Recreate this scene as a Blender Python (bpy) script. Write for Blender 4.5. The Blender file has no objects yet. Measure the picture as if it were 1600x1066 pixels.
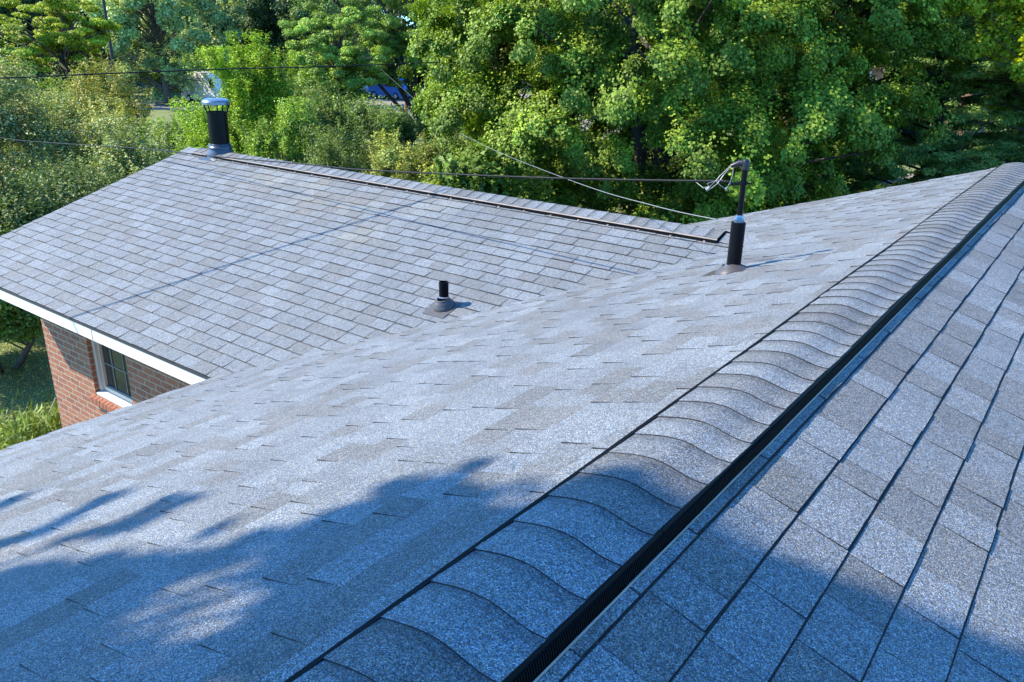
import bpy, bmesh, math, random
import numpy as np
from mathutils import Vector, Matrix
R = math.radians
SC = bpy.context.scene
COL = SC.collection
rng = np.random.default_rng(7)
random.seed(7)

# ------------------------------------------------------------------ camera, sky, sun, exposure
cam = bpy.data.cameras.new('camera')
cam.sensor_width = 36.0
cam.lens = 1249.2 / 1600 * 36
cam.clip_start = 0.05
cam.clip_end = 2000
co = bpy.data.objects.new('camera', cam)
COL.objects.link(co)
RX = Vector((0.79725975, 0.60331664, 0.01964526))
UP = Vector((-0.22722485, 0.26979981, 0.93572268))
FW = Vector((-0.55923677, 0.75047791, -0.35218907))
co.matrix_world = Matrix(((RX.x, UP.x, -FW.x, 0.80817), (RX.y, UP.y, -FW.y, 0.0), (RX.z, UP.z, -FW.z, 1.04243), (0, 0, 0, 1)))
SC.camera = co

SUN_AZ, SUN_EL = 30.0, 42.5          # light travels toward +x, slightly +y
S = Vector((math.cos(R(SUN_EL)) * math.cos(R(SUN_AZ)), math.cos(R(SUN_EL)) * math.sin(R(SUN_AZ)), -math.sin(R(SUN_EL))))
W = bpy.data.worlds.new('World')
SC.world = W
W.use_nodes = True
nt = W.node_tree
bg = nt.nodes['Background']
sky = nt.nodes.new('ShaderNodeTexSky')
sky.sky_type = 'NISHITA'
sky.sun_disc = False
sky.sun_elevation = R(SUN_EL)
sky.sun_rotation = math.atan2(-S.x, -S.y)
sky.ozone_density = 5.0
sky.dust_density = 0.4
tint = nt.nodes.new('ShaderNodeVectorMath')          # deep, clean summer-morning blue
tint.operation = 'MULTIPLY'
tint.inputs[1].default_value = (0.60, 1.20, 1.60)
nt.links.new(sky.outputs[0], tint.inputs[0])
nt.links.new(tint.outputs[0], bg.inputs[0])
bg.inputs[1].default_value = 0.15
sl = bpy.data.lights.new('sun', 'SUN')
sl.energy = 5.0
sl.angle = R(0.5)
sl.color = (1.0, 0.87, 0.70)
so = bpy.data.objects.new('sun', sl)
COL.objects.link(so)
so.rotation_euler = S.to_track_quat('-Z', 'Y').to_euler()
so.location = (-20, -12, 25)
SC.view_settings.view_transform = 'Standard'
SC.view_settings.look = 'None'
SC.view_settings.exposure = 1.2
SC.view_settings.gamma = 1.0

# ------------------------------------------------------------------ helpers
def tag(o, label=None, cat=None, group=None, kind=None):
    if label: o['label'] = label
    if cat: o['category'] = cat
    if group: o['group'] = group
    if kind: o['kind'] = kind
    return o

def empty(name, loc, label, cat, group=None):
    o = bpy.data.objects.new(name, None)
    COL.objects.link(o)
    o.location = loc
    o.empty_display_size = 0.2
    return tag(o, label, cat, group)

class MB:
    def __init__(s):
        s.v = []; s.f = []; s.m = []; s.c = []
    def face(s, pts, mat=0, col=None):
        n = len(s.v)
        s.v.extend([tuple(p) for p in pts])
        s.f.append(tuple(range(n, n + len(pts))))
        s.m.append(mat)
        s.c.append(col if col is not None else (1, 1, 1))
    def box(s, a, b, mat=0, col=None):
        x0, y0, z0 = a; x1, y1, z1 = b
        P = [(x0, y0, z0), (x1, y0, z0), (x1, y1, z0), (x0, y1, z0), (x0, y0, z1), (x1, y0, z1), (x1, y1, z1), (x0, y1, z1)]
        for q in ((0, 3, 2, 1), (4, 5, 6, 7), (0, 1, 5, 4), (1, 2, 6, 5), (2, 3, 7, 6), (3, 0, 4, 7)):
            s.face([P[i] for i in q], mat, col)
    def prism(s, prof, ax, t0, t1, mat=0, col=None):
        # prof: list of 2D points in the other two axes; ax: 'x' or 'y'
        def P(p, t):
            return (t, p[0], p[1]) if ax == 'x' else (p[0], t, p[1])
        n = len(prof)
        for i in range(n):
            a, b = prof[i], prof[(i + 1) % n]
            s.face([P(a, t0), P(b, t0), P(b, t1), P(a, t1)], mat, col)
        s.face([P(p, t0) for p in prof][::-1], mat, col)
        s.face([P(p, t1) for p in prof], mat, col)
    def tube(s, pts, rad, n=8, mat=0, col=None, cap=True):
        pts = [Vector(p) for p in pts]
        if not isinstance(rad, (list, tuple)): rad = [rad] * len(pts)
        rings = []
        prev = None
        for i, p in enumerate(pts):
            d = (pts[min(i + 1, len(pts) - 1)] - pts[max(i - 1, 0)]).normalized()
            if prev is None:
                a = d.orthogonal().normalized()
            else:
                a = (prev - d * prev.dot(d)).normalized()
            prev = a
            b = d.cross(a)
            base = len(s.v)
            for k in range(n):
                t = 2 * math.pi * k / n
                s.v.append(tuple(p + (a * math.cos(t) + b * math.sin(t)) * rad[i]))
            rings.append(base)
        for i in range(len(rings) - 1):
            for k in range(n):
                k2 = (k + 1) % n
                s.f.append((rings[i] + k, rings[i] + k2, rings[i + 1] + k2, rings[i + 1] + k)); s.m.append(mat); s.c.append(col or (1, 1, 1))
        if cap:
            s.f.append(tuple(rings[0] + k for k in range(n))[::-1]); s.m.append(mat); s.c.append(col or (1, 1, 1))
            s.f.append(tuple(rings[-1] + k for k in range(n))); s.m.append(mat); s.c.append(col or (1, 1, 1))
    def lathe(s, prof, c, n=32, mat=0, M=None, cap0=False, cap1=False):
        # prof: [(r, z)], about +z through c (M: optional 3x3 rotation)
        base = []
        for r, z in prof:
            base.append(len(s.v))
            for k in range(n):
                t = 2 * math.pi * k / n
                p = Vector((r * math.cos(t), r * math.sin(t), z))
                if M is not None: p = M @ p
                s.v.append(tuple(p + Vector(c)))
        for i in range(len(base) - 1):
            for k in range(n):
                k2 = (k + 1) % n
                s.f.append((base[i] + k, base[i] + k2, base[i + 1] + k2, base[i + 1] + k)); s.m.append(mat); s.c.append((1, 1, 1))
        if cap0: s.f.append(tuple(base[0] + k for k in range(n))[::-1]); s.m.append(mat); s.c.append((1, 1, 1))
        if cap1: s.f.append(tuple(base[-1] + k for k in range(n))); s.m.append(mat); s.c.append((1, 1, 1))
    def build(s, name, mats, parent=None, smooth=False, angle=None):
        me = bpy.data.meshes.new(name)
        me.from_pydata(s.v, [], s.f)
        if not isinstance(mats, (list, tuple)): mats = [mats]
        for m in mats: me.materials.append(m)
        me.polygons.foreach_set('material_index', s.m)
        at = me.attributes.new('tone', 'FLOAT_COLOR', 'FACE')
        cc = np.ones((len(s.f), 4), dtype=np.float32)
        cc[:, :3] = np.array(s.c, dtype=np.float32)
        at.data.foreach_set('color', cc.ravel())
        if smooth:
            me.polygons.foreach_set('use_smooth', [True] * len(s.f))
            if angle: 
                try: me.set_sharp_from_angle(angle=R(angle))
                except Exception: pass
        me.update()
        o = bpy.data.objects.new(name, me)
        COL.objects.link(o)
        if parent:
            o.parent = parent
            o.matrix_parent_inverse = Matrix.Translation(parent.location).inverted()
            q = parent.parent
            if q is not None:
                o.matrix_parent_inverse = Matrix.Identity(4)
                if q.type == 'EMPTY': o.matrix_parent_inverse = Matrix.Identity(4)
        return o

# ------------------------------------------------------------------ materials
def newmat(name):
    m = bpy.data.materials.new(name)
    m.use_nodes = True
    t = m.node_tree
    return m, t, t.nodes['Principled BSDF'], t.nodes, t.links

def plain(name, col, rough=0.6, metal=0.0, spec=0.5, noise=0.0, nscale=20, bump=0.0):
    m, t, p, N, L = newmat(name)
    p.inputs['Roughness'].default_value = rough
    p.inputs['Metallic'].default_value = metal
    p.inputs['Specular IOR Level'].default_value = spec
    p.inputs['Base Color'].default_value = (*col, 1)
    if noise:
        tc = N.new('ShaderNodeTexCoord')
        n = N.new('ShaderNodeTexNoise'); n.inputs['Scale'].default_value = nscale; n.inputs['Detail'].default_value = 5
        L.new(tc.outputs['Object'], n.inputs['Vector'])
        r = N.new('ShaderNodeMapRange'); r.inputs[1].default_value = 0.3; r.inputs[2].default_value = 0.7
        r.inputs[3].default_value = 1 - noise; r.inputs[4].default_value = 1 + noise
        L.new(n.outputs[0], r.inputs[0])
        mx = N.new('ShaderNodeVectorMath'); mx.operation = 'SCALE'
        mx.inputs[0].default_value = col
        L.new(r.outputs[0], mx.inputs['Scale'])
        L.new(mx.outputs[0], p.inputs['Base Color'])
        if bump:
            b = N.new('ShaderNodeBump'); b.inputs['Strength'].default_value = bump; b.inputs['Distance'].default_value = 0.01
            L.new(n.outputs[0], b.inputs['Height']); L.new(b.outputs[0], p.inputs['Normal'])
    return m

def shingle_mat():
    m, t, p, N, L = newmat('shingle_granules')
    p.inputs['Roughness'].default_value = 0.8
    p.inputs['Specular IOR Level'].default_value = 0.35
    at = N.new('ShaderNodeAttribute'); at.attribute_name = 'tone'
    tc = N.new('ShaderNodeTexCoord')
    v = N.new('ShaderNodeTexVoronoi'); v.inputs['Scale'].default_value = 400
    L.new(tc.outputs['Object'], v.inputs['Vector'])
    sep = N.new('ShaderNodeSeparateColor'); L.new(v.outputs['Color'], sep.inputs[0])
    cr = N.new('ShaderNodeValToRGB')
    e = cr.color_ramp.elements
    e[0].position = 0.0; e[0].color = (0.030, 0.038, 0.052, 1)
    e[1].position = 1.0; e[1].color = (0.34, 0.40, 0.48, 1)
    for pos, c in ((0.22, (0.058, 0.074, 0.10)), (0.5, (0.100, 0.126, 0.163)), (0.78, (0.158, 0.196, 0.246)), (0.92, (0.235, 0.285, 0.345))):
        k = e.new(pos); k.color = (*c, 1)
    L.new(sep.outputs[0], cr.inputs[0])
    # one granule in four is tan rather than blue
    gt = N.new('ShaderNodeMapRange'); gt.inputs[1].default_value = 0.62; gt.inputs[2].default_value = 0.74; gt.inputs[3].default_value = 0.0; gt.inputs[4].default_value = 1.0
    L.new(sep.outputs[1], gt.inputs[0])
    tn = N.new('ShaderNodeMix'); tn.data_type = 'RGBA'; tn.blend_type = 'MULTIPLY'
    L.new(gt.outputs[0], tn.inputs[0]); L.new(cr.outputs[0], tn.inputs[6]); tn.inputs[7].default_value = (1.30, 0.98, 0.68, 1)
    cr = tn
    # broader mottling of the granule blend
    n = N.new('ShaderNodeTexNoise'); n.inputs['Scale'].default_value = 38; n.inputs['Detail'].default_value = 6; n.inputs['Roughness'].default_value = 0.65
    L.new(tc.outputs['Object'], n.inputs['Vector'])
    r = N.new('ShaderNodeMapRange'); r.inputs[1].default_value = 0.3; r.inputs[2].default_value = 0.7; r.inputs[3].default_value = 0.84; r.inputs[4].default_value = 1.16
    L.new(n.outputs[0], r.inputs[0])
    n2 = N.new('ShaderNodeTexNoise'); n2.inputs['Scale'].default_value = 1.3; n2.inputs['Detail'].default_value = 4
    L.new(tc.outputs['Object'], n2.inputs['Vector'])
    r2 = N.new('ShaderNodeMapRange'); r2.inputs[1].default_value = 0.3; r2.inputs[2].default_value = 0.7; r2.inputs[3].default_value = 0.93; r2.inputs[4].default_value = 1.07
    L.new(n2.outputs[0], r2.inputs[0])
    mm = N.new('ShaderNodeMath'); mm.operation = 'MULTIPLY'; L.new(r.outputs[0], mm.inputs[0]); L.new(r2.outputs[0], mm.inputs[1])
    a = N.new('ShaderNodeVectorMath'); a.operation = 'MULTIPLY'; L.new(cr.outputs[2], a.inputs[0]); L.new(at.outputs['Color'], a.inputs[1])
    w_ = N.new('ShaderNodeVectorMath'); w_.operation = 'MULTIPLY'; w_.inputs[1].default_value = (1.0, 1.02, .975)
    L.new(a.outputs[0], w_.inputs[0]); a = w_
    b = N.new('ShaderNodeVectorMath'); b.operation = 'SCALE'; L.new(a.outputs[0], b.inputs[0]); L.new(mm.outputs[0], b.inputs['Scale'])
    L.new(b.outputs[0], p.inputs['Base Color'])
    bp = N.new('ShaderNodeBump'); bp.inputs['Strength'].default_value = 0.45; bp.inputs['Distance'].default_value = 0.0016
    L.new(v.outputs['Distance'], bp.inputs['Height']); bp.invert = True
    L.new(bp.outputs[0], p.inputs['Normal'])
    return m

M_SH = shingle_mat()
M_EDGE = plain('shingle_cut_edge', (0.02, 0.019, 0.023), 0.9, noise=0.3, nscale=60)
M_BLACK = plain('black_vent_plastic', (0.004, 0.0045, 0.006), 0.55, spec=0.07)
M_LIP_GLARE = plain('vent_flange_glare', (0.30, 0.25, 0.21), 0.5, noise=0.25, nscale=9)  # pale tan paints in sun glare on the black vent plastic
M_METAL = plain('black_painted_metal', (0.003, 0.0035, 0.006), 0.32, spec=0.16, noise=0.2, nscale=14)
M_CAPM = plain('blued_steel', (0.20, 0.25, 0.31), 0.3, metal=0.7, noise=0.15, nscale=20)
M_BOOT = plain('brown_grey_painted_boot', (0.085, 0.075, 0.07), 0.36, metal=0.35, noise=0.12, nscale=25)
M_PLATE = plain('grey_flashing_plate', (0.06, 0.06, 0.065), 0.6, noise=0.15, nscale=30)
M_SILVER = plain('bright_steel', (0.55, 0.56, 0.58), 0.3, metal=0.9)
M_WHITE = plain('white_painted_trim', (0.66, 0.65, 0.62), 0.5, noise=0.03, nscale=4)
M_CREAM = plain('cream_window_frame', (0.5, 0.47, 0.41), 0.5)
M_SOFF = plain('soffit_white', (0.62, 0.62, 0.62), 0.6)
M_DRIP = plain('dark_drip_edge', (0.03, 0.033, 0.04), 0.5)
M_CABLE = plain('black_cable_jacket', (0.005, 0.006, 0.008), 0.55, spec=.2)
M_ALU = plain('grey_aluminium_wire', (0.30, 0.31, 0.30), 0.45, metal=0.4)
M_GREYW = plain('grey_metal', (0.2, 0.2, 0.2), 0.5)  # plain grey for the narrow upright strip on the wing fascia

def glass_mat():
    m, t, p, N, L = newmat('dark_window_glass')
    p.inputs['Base Color'].default_value = (0.02, 0.03, 0.03, 1)
    p.inputs['Roughness'].default_value = 0.04
    p.inputs['Specular IOR Level'].default_value = 0.35
    return m
M_GLASS = glass_mat()

def brick_mat(axis='x', name='red_brick'):
    m, t, p, N, L = newmat(name)
    tc = N.new('ShaderNodeTexCoord')
    mp = N.new('ShaderNodeMapping')
    # brick texture works in xy: map world (axis, z)
    sp = N.new('ShaderNodeSeparateXYZ'); cb = N.new('ShaderNodeCombineXYZ')
    L.new(tc.outputs['Object'], sp.inputs[0])
    L.new(sp.outputs[0 if axis == 'x' else 1], cb.inputs[0]); L.new(sp.outputs[2], cb.inputs[1])
    b = N.new('ShaderNodeTexBrick')
    b.inputs['Scale'].default_value = 1.0
    b.inputs['Brick Width'].default_value = 0.205
    b.inputs['Row Height'].default_value = 0.071
    b.inputs['Mortar Size'].default_value = 0.0085
    b.inputs['Mortar Smooth'].default_value = 0.15
    b.inputs['Color1'].default_value = (0.31, 0.12, 0.062, 1)
    b.inputs['Color2'].default_value = (0.22, 0.08, 0.048, 1)
    b.inputs['Mortar'].default_value = (0.31, 0.245, 0.18, 1)
    L.new(cb.outputs[0], b.inputs['Vector'])
    n = N.new('ShaderNodeTexNoise'); n.inputs['Scale'].default_value = 30; n.inputs['Detail'].default_value = 6
    L.new(tc.outputs['Object'], n.inputs['Vector'])
    r = N.new('ShaderNodeMapRange'); r.inputs[1].default_value = .3; r.inputs[2].default_value = .7; r.inputs[3].default_value = .75; r.inputs[4].default_value = 1.25
    L.new(n.outputs[0], r.inputs[0])
    s = N.new('ShaderNodeVectorMath'); s.operation = 'SCALE'; L.new(b.outputs[0], s.inputs[0]); L.new(r.outputs[0], s.inputs['Scale'])
    L.new(s.outputs[0], p.inputs['Base Color'])
    p.inputs['Roughness'].default_value = 0.85
    bp = N.new('ShaderNodeBump'); bp.inputs['Strength'].default_value = 0.6; bp.inputs['Distance'].default_value = 0.008; bp.invert = True
    L.new(b.outputs['Fac'], bp.inputs['Height']); L.new(bp.outputs[0], p.inputs['Normal'])
    return m
M_BRICK = brick_mat('x'); M_BRICKY = brick_mat('y', 'red_brick_side')
M_BRICKP = plain('single_brick', (0.24, 0.09, 0.05), 0.85, noise=0.3, nscale=30)

def leaf_mat():
    m, t, p, N, L = newmat('leaf')
    at = N.new('ShaderNodeAttribute'); at.attribute_name = 'tone'
    L.new(at.outputs['Color'], p.inputs['Base Color'])
    p.inputs['Roughness'].default_value = 0.5
    p.inputs['Specular IOR Level'].default_value = 0.18
    tr = N.new('ShaderNodeBsdfTranslucent')
    g = N.new('ShaderNodeVectorMath'); g.operation = 'MULTIPLY'; g.inputs[1].default_value = (1.5, 1.55, 0.5)
    L.new(at.outputs['Color'], g.inputs[0]); L.new(g.outputs[0], tr.inputs['Color'])
    mx = N.new('ShaderNodeMixShader'); mx.inputs[0].default_value = 0.19
    L.new(p.outputs[0], mx.inputs[1]); L.new(tr.outputs[0], mx.inputs[2])
    L.new(mx.outputs[0], N['Material Output'].inputs['Surface'])
    return m
M_LEAF = leaf_mat()
M_BARK = plain('bark', (0.09, 0.075, 0.06), 0.9, noise=0.4, nscale=12, bump=0.6)
M_BARKD = plain('dark_bark', (0.045, 0.04, 0.035), 0.9, noise=0.4, nscale=12, bump=0.6)

# ------------------------------------------------------------------ house: roof geometry constants
m1 = 0.3246                  # main pitch
LE = 4.344                   # main eave distance from ridge
Y0, Y1 = -4.0, 9.403         # main ridge extent
YW, YR = 3.1066, 6.2477      # wing eave and ridge
m2 = 0.3137
ZE = -m1 * LE
ZR = ZE + m2 * (YR - YW)
XL = -9.42                   # wing rake end
XV = ZR / m1                 # where the wing ridge meets the main slope

house = empty('brick_house', (0, 3, -4.4), 'red brick house with blue-grey shingled roof, seen from on top of its ridge', 'house')

def tone():
    r = random.random()
    if r < 0.30: b, t = random.uniform(1.0, 1.22), (1.0, 1.0, 1.0)
    elif r < 0.72: b, t = random.uniform(0.84, 1.02), (1.02, 1.0, 0.985)
    else: b, t = random.uniform(0.66, 0.84), (1.10, 1.0, 0.92)
    return (b * t[0], b * t[1], b * t[2])

STAINS = [(-6.45, 5.95, .20), (-4.55, 5.93, .22), (-6.1, 5.55, .35), (-5.5, 5.7, .3), (-7.2, 5.8, .4), (-4.9, 5.2, .25)]
def shingles(mb, O, U, S_, N_, ulen, slen, e, wmin, wmax, T=(0.0045, 0.0085), clip=None, contrast=1.0, jit=0.002, groove=0.0, band=0.018, bandk=.80, stain=False):
    """laminated shingles: courses of tabs of two thicknesses laid up the slope; O eave corner, U along, S_ up the slope, N_ normal"""
    O = Vector(O); U = Vector(U); S_ = Vector(S_); N_ = Vector(N_)
    nc = int(math.ceil(slen / e))
    def P(u, s, h): return O + U * u + S_ * s + N_ * h
    for i in range(nc):
        s0 = i * e; s1 = min((i + 1) * e, slen)
        if s1 - s0 < 0.01: continue
        us = [0.0]
        u = random.uniform(0.3, 1) * wmax
        while u < ulen:
            us.append(u); u += random.uniform(wmin, wmax)
        us.append(ulen)
        hi = random.random() < .5
        H = []; C = []; J = []
        for k in range(len(us) - 1):
            hi = not hi if random.random() < .88 else hi
            H.append((T[1] if hi else T[0]) + random.uniform(-0.0006, 0.0006))
            c = tone()
            if contrast != 1.0: c = tuple(1 + (q - 1) * contrast for q in c)
            C.append(c); J.append(random.uniform(-jit, jit))
        for k in range(len(us) - 1):
            a, b = us[k], us[k + 1]
            if clip and not clip(O + U * (a + b) / 2 + S_ * (s0 + s1) / 2): continue
            h = H[k]; j = J[k]; top = 0.0012
            col = C[k]
            if stain:
                q = O + U * (a + b) / 2 + S_ * (s0 + s1) / 2
                for sx_, sy_, sr_ in STAINS:
                    f_ = math.exp(-((q.x - sx_) ** 2 + ((q.y - sy_) * 1.3) ** 2) / sr_ ** 2) * random.uniform(.4, 1.1)
                    col = (col[0] * (1 + .20 * f_), col[1] * (1 + .09 * f_), col[2] * (1 - .10 * f_))
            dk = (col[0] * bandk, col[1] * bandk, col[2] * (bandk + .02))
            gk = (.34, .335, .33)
            # slightly wavy butt edge
            mid = (a + b) / 2; jm = j + random.uniform(-jit, jit) * .5
            je = j + random.uniform(-jit, jit) * .5
            sf = lambda s: top + (h - top) * (s1 - s) / (s1 - s0)
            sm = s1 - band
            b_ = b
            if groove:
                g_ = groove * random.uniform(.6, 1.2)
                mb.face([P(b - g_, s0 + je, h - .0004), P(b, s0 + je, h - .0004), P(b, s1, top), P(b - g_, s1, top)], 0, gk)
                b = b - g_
            # exposed face: main field then a darker band, printed line plus painted-in butt shadow
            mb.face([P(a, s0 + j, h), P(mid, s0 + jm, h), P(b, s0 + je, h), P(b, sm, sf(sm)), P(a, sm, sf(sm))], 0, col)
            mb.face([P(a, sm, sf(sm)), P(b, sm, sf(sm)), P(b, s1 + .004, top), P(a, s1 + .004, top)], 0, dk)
            mb.face([P(a, s0 + j, 0), P(mid, s0 + jm, 0), P(mid, s0 + jm, h), P(a, s0 + j, h)], 1, None)
            mb.face([P(mid, s0 + jm, 0), P(b, s0 + je, 0), P(b, s0 + je, h), P(mid, s0 + jm, h)], 1, None)
            mb.face([P(a, s0 + j, 0), P(a, s1, 0), P(a, s1, top), P(a, s0 + j, h)][::-1], 1, None)
            mb.face([P(b, s0 + je, 0), P(b, s1, 0), P(b, s1, top), P(b, s0 + je, h)], 1, None)

c1 = 1 / math.sqrt(1 + m1 * m1); c2 = 1 / math.sqrt(1 + m2 * m2)
# main roof --------------------------------------------------------
mb = MB()
LS = LE / c1
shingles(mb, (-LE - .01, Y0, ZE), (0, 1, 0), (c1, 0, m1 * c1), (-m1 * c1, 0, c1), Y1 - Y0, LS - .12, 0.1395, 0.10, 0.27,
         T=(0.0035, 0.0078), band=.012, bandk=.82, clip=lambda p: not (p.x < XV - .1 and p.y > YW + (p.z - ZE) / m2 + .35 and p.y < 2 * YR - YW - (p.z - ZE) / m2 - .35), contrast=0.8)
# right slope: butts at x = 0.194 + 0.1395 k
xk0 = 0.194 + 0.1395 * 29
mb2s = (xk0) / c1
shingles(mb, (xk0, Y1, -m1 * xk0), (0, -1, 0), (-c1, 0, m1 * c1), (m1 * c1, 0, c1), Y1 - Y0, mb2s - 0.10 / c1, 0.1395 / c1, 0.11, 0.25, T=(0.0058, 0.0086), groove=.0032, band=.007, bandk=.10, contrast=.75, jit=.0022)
# deck below the shingles
mb.face([(-LE, Y0, ZE - .004), (0, Y0, -.004), (0, Y1, -.004), (-LE, Y1, ZE - .004)], 2)
mb.face([(0, Y0, -.004), (LE, Y0, ZE - .004), (LE, Y1, ZE - .004), (0, Y1, -.004)], 2)
mb.face([(-LE, Y0, ZE - .03), (0, Y0, -.03), (0, Y1, -.03), (-LE, Y1, ZE - .03)][::-1], 2)
mb.face([(0, Y0, -.03), (LE, Y0, ZE - .03), (LE, Y1, ZE - .03), (0, Y1, -.03)][::-1], 2)
for y in (Y0, Y1):
    mb.face([(-LE, y, ZE - .03), (0, y, -.03), (LE, y, ZE - .03), (LE, y, ZE - .004), (0, y, -.004), (-LE, y, ZE - .004)], 3)
for x in (-LE, LE):
    mb.face([(x, Y0, ZE - .03), (x, Y1, ZE - .03), (x, Y1, ZE - .004), (x, Y0, ZE - .004)], 3)
roof_main = mb.build('roof', [M_SH, M_EDGE, M_EDGE, M_DRIP], house)
tag(roof_main, 'main roof in the foreground, blue-grey laminated shingles')
# wing roof ---------------------------------------------------------
mb = MB()
WS = (YR - YW) / c2
# invented cut in the unseen eave corner, shapes the shadow on the wing wall
XC, YC = -8.80, 3.66
def wclip(p):
    if p.x > XV + .3: return False
    if p.y < YC and p.x < XC + (XL - XC) * (p.y - YW) / (YC - YW): return False
    return not (m1 * p.x > p.z + .12)
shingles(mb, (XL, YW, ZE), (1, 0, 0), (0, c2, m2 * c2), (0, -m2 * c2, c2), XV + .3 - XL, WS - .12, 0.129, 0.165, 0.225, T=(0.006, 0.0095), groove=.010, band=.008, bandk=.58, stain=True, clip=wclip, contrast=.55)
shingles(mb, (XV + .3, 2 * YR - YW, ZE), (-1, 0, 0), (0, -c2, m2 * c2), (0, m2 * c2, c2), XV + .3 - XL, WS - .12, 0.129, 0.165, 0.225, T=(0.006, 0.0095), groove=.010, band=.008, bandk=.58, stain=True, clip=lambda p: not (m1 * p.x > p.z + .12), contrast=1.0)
YB = 2 * YR - YW
for d, mt in ((.004, 2), (.03, 2)):
    A = [(XC, YW, ZE - d), (XV, YW, ZE - d), (XV, YR, ZR - d), (XL, YR, ZR - d), (XL, YC, ZE + (YC - YW) * m2 - d)]
    B = [(XL, YR, ZR - d), (XV, YR, ZR - d), (XV, YB, ZE - d), (XL, YB, ZE - d)]
    mb.face(A if d < .01 else A[::-1], 2); mb.face(B if d < .01 else B[::-1], 2)
mb.face([(XL - .002, YC, ZE + (YC - YW) * m2 - .03), (XL - .002, YR, ZR - .03), (XL - .002, YB, ZE - .03), (XL - .002, YB, ZE), (XL - .002, YR, ZR), (XL - .002, YC, ZE + (YC - YW) * m2)][::-1], 3)
roof_wing = mb.build('roof', [M_SH, M_EDGE, M_EDGE, M_DRIP], house)
tag(roof_wing, 'lower wing roof beyond the valley, grey shingles with stained patches')

# soffit, fascia, gable boards ---------------------------------------------
mb = MB()
mb.box((XC, YW, ZE - .135), (-4.36, YW + .02, ZE - .012))
mb.box((XC, YW - .006, ZE - .024), (-4.36, YW, ZE - .006), 1)
mb.box((-6.182, YW - .0025, ZE - .134), (-6.176, YW, ZE - .026), 2)
mb.build('fascia', [M_WHITE, M_DRIP, M_GREYW], house)
mb = MB()
mb.box((-LE, Y0, ZE - .16), (-LE + .02, YW - .02, ZE - .032))
mb.build('fascia', M_WHITE, house)
mb = MB()
mb.box((LE - .02, Y0, ZE - .16), (LE, Y1, ZE - .032))
mb.build('fascia', M_WHITE, house)
mb = MB()
mb.box((XL + .02, YB - .02, ZE - .15), (-LE, YB, ZE - .032))
mb.build('fascia', M_WHITE, house)
mb = MB()
for (ya, yb) in ((YC, YR), (YB, YR)):
    za = ZE + m2 * abs((ya - (YW if ya < YR else YB)));
    mb.prism([(ya, za - .15), (yb, ZR - .15), (yb, ZR - .032), (ya, za - .032)], 'x', XL, XL + .02)
mb.build('barge_board', M_WHITE, house)
mb = MB()
mb.prism([(XL, ZE + (YC - YW) * m2 - .15), (XC, ZE - .15), (XC, ZE - .032), (XL, ZE + (YC - YW) * m2 - .032)], 'y', YC - .3, YC - .28)
mb.build('fascia', M_WHITE, house)
mb = MB()
mb.box((XC, YW + .02, ZE - .15), (-3.9, 3.6, ZE - .135))
mb.build('soffit', M_SOFF, house)
mb = MB()
mb.box((-LE + .02, Y0, ZE - .16), (-3.9, YW, ZE - .145))
mb.build('soffit', M_SOFF, house)
mb = MB()
mb.box((3.9, Y0, ZE - .16), (LE - .02, Y1, ZE - .145))
mb.build('soffit', M_SOFF, house)

# walls ---------------------------------------------------------------------
XWL = -8.46; YWF = 3.6; ZB = -4.4; ZT = ZE - .13
wx0, wx1, wz0, wz1 = -7.44, -6.66, -2.62, -1.66
mb = MB()
mb.box((XWL, YWF, ZB), (wx0, YWF + .1, ZT))
mb.box((wx1, YWF, ZB), (-3.9, YWF + .1, ZT))
mb.box((wx0, YWF, ZB), (wx1, YWF + .1, wz0))
mb.box((wx0, YWF, wz1), (wx1, YWF + .1, ZT))
wallw = mb.build('wall', M_BRICK, house)
tag(wallw, 'red brick wall of the wing holding the small window')
mb = MB()
mb.box((XWL, YWF + .1, ZB), (XWL + .1, YB - .5, ZT))
mb.prism([(YWF + .1, ZT), (YR, ZR - .06), (YB - .5, ZT)], 'x', XWL, XWL + .1)
mb.build('wall', M_BRICKY, house)
mb = MB()
mb.box((-3.9, Y0 + .4, ZB), (-3.8, YWF, ZT))
mb.build('wall', M_BRICKY, house)
mb = MB()
mb.box((3.8, Y0 + .4, ZB), (3.9, Y1 - .3, ZT))
mb.build('wall', M_BRICKY, house)
mb = MB()
for y in (Y0 + .4, Y1 - .4):
    mb.box((-3.8, y, ZB), (3.8, y + .1, ZT))
    mb.prism([(-3.9, ZT), (3.9, ZT), (0, -.1)], 'y', y, y + .1)
    mb.build('wall', M_BRICK, house)
    mb = MB()
mb.box((XWL + .1, YB - .6, ZB), (-3.9, YB - .5, ZT))
mb.build('wall', M_BRICK, house)
# window
mb = MB()
mb.box((wx0, YWF + .10, wz0), (wx0 + .002, YWF + .16, wz1))
fy0, fy1 = YWF + .045, YWF + .15
mb.box((wx0, fy0, wz0 + .06), (wx0 + .055, fy1, wz1)); mb.box((wx1 - .055, fy0, wz0 + .06), (wx1, fy1, wz1))
mb.box((wx0 + .055, fy0, wz1 - .055), (wx1 - .055, fy1, wz1))
mb.box((wx0 + .055, fy0 + .03, wz0 + .06), (wx0 + .085, fy1, wz1 - .055)); mb.box((wx1 - .085, fy0 + .03, wz0 + .06), (wx1 - .055, fy1, wz1 - .055))
mb.box((wx0 + .085, fy0 + .03, wz0 + .06), (wx1 - .085, fy1, wz0 + .10)); mb.box((wx0 + .085, fy0 + .03, wz1 - .1), (wx1 - .085, fy1, wz1 - .055))
win = mb.build('window', M_CREAM, house)
tag(win, 'small window with cream frame, dark glass and thin muntins')
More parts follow.
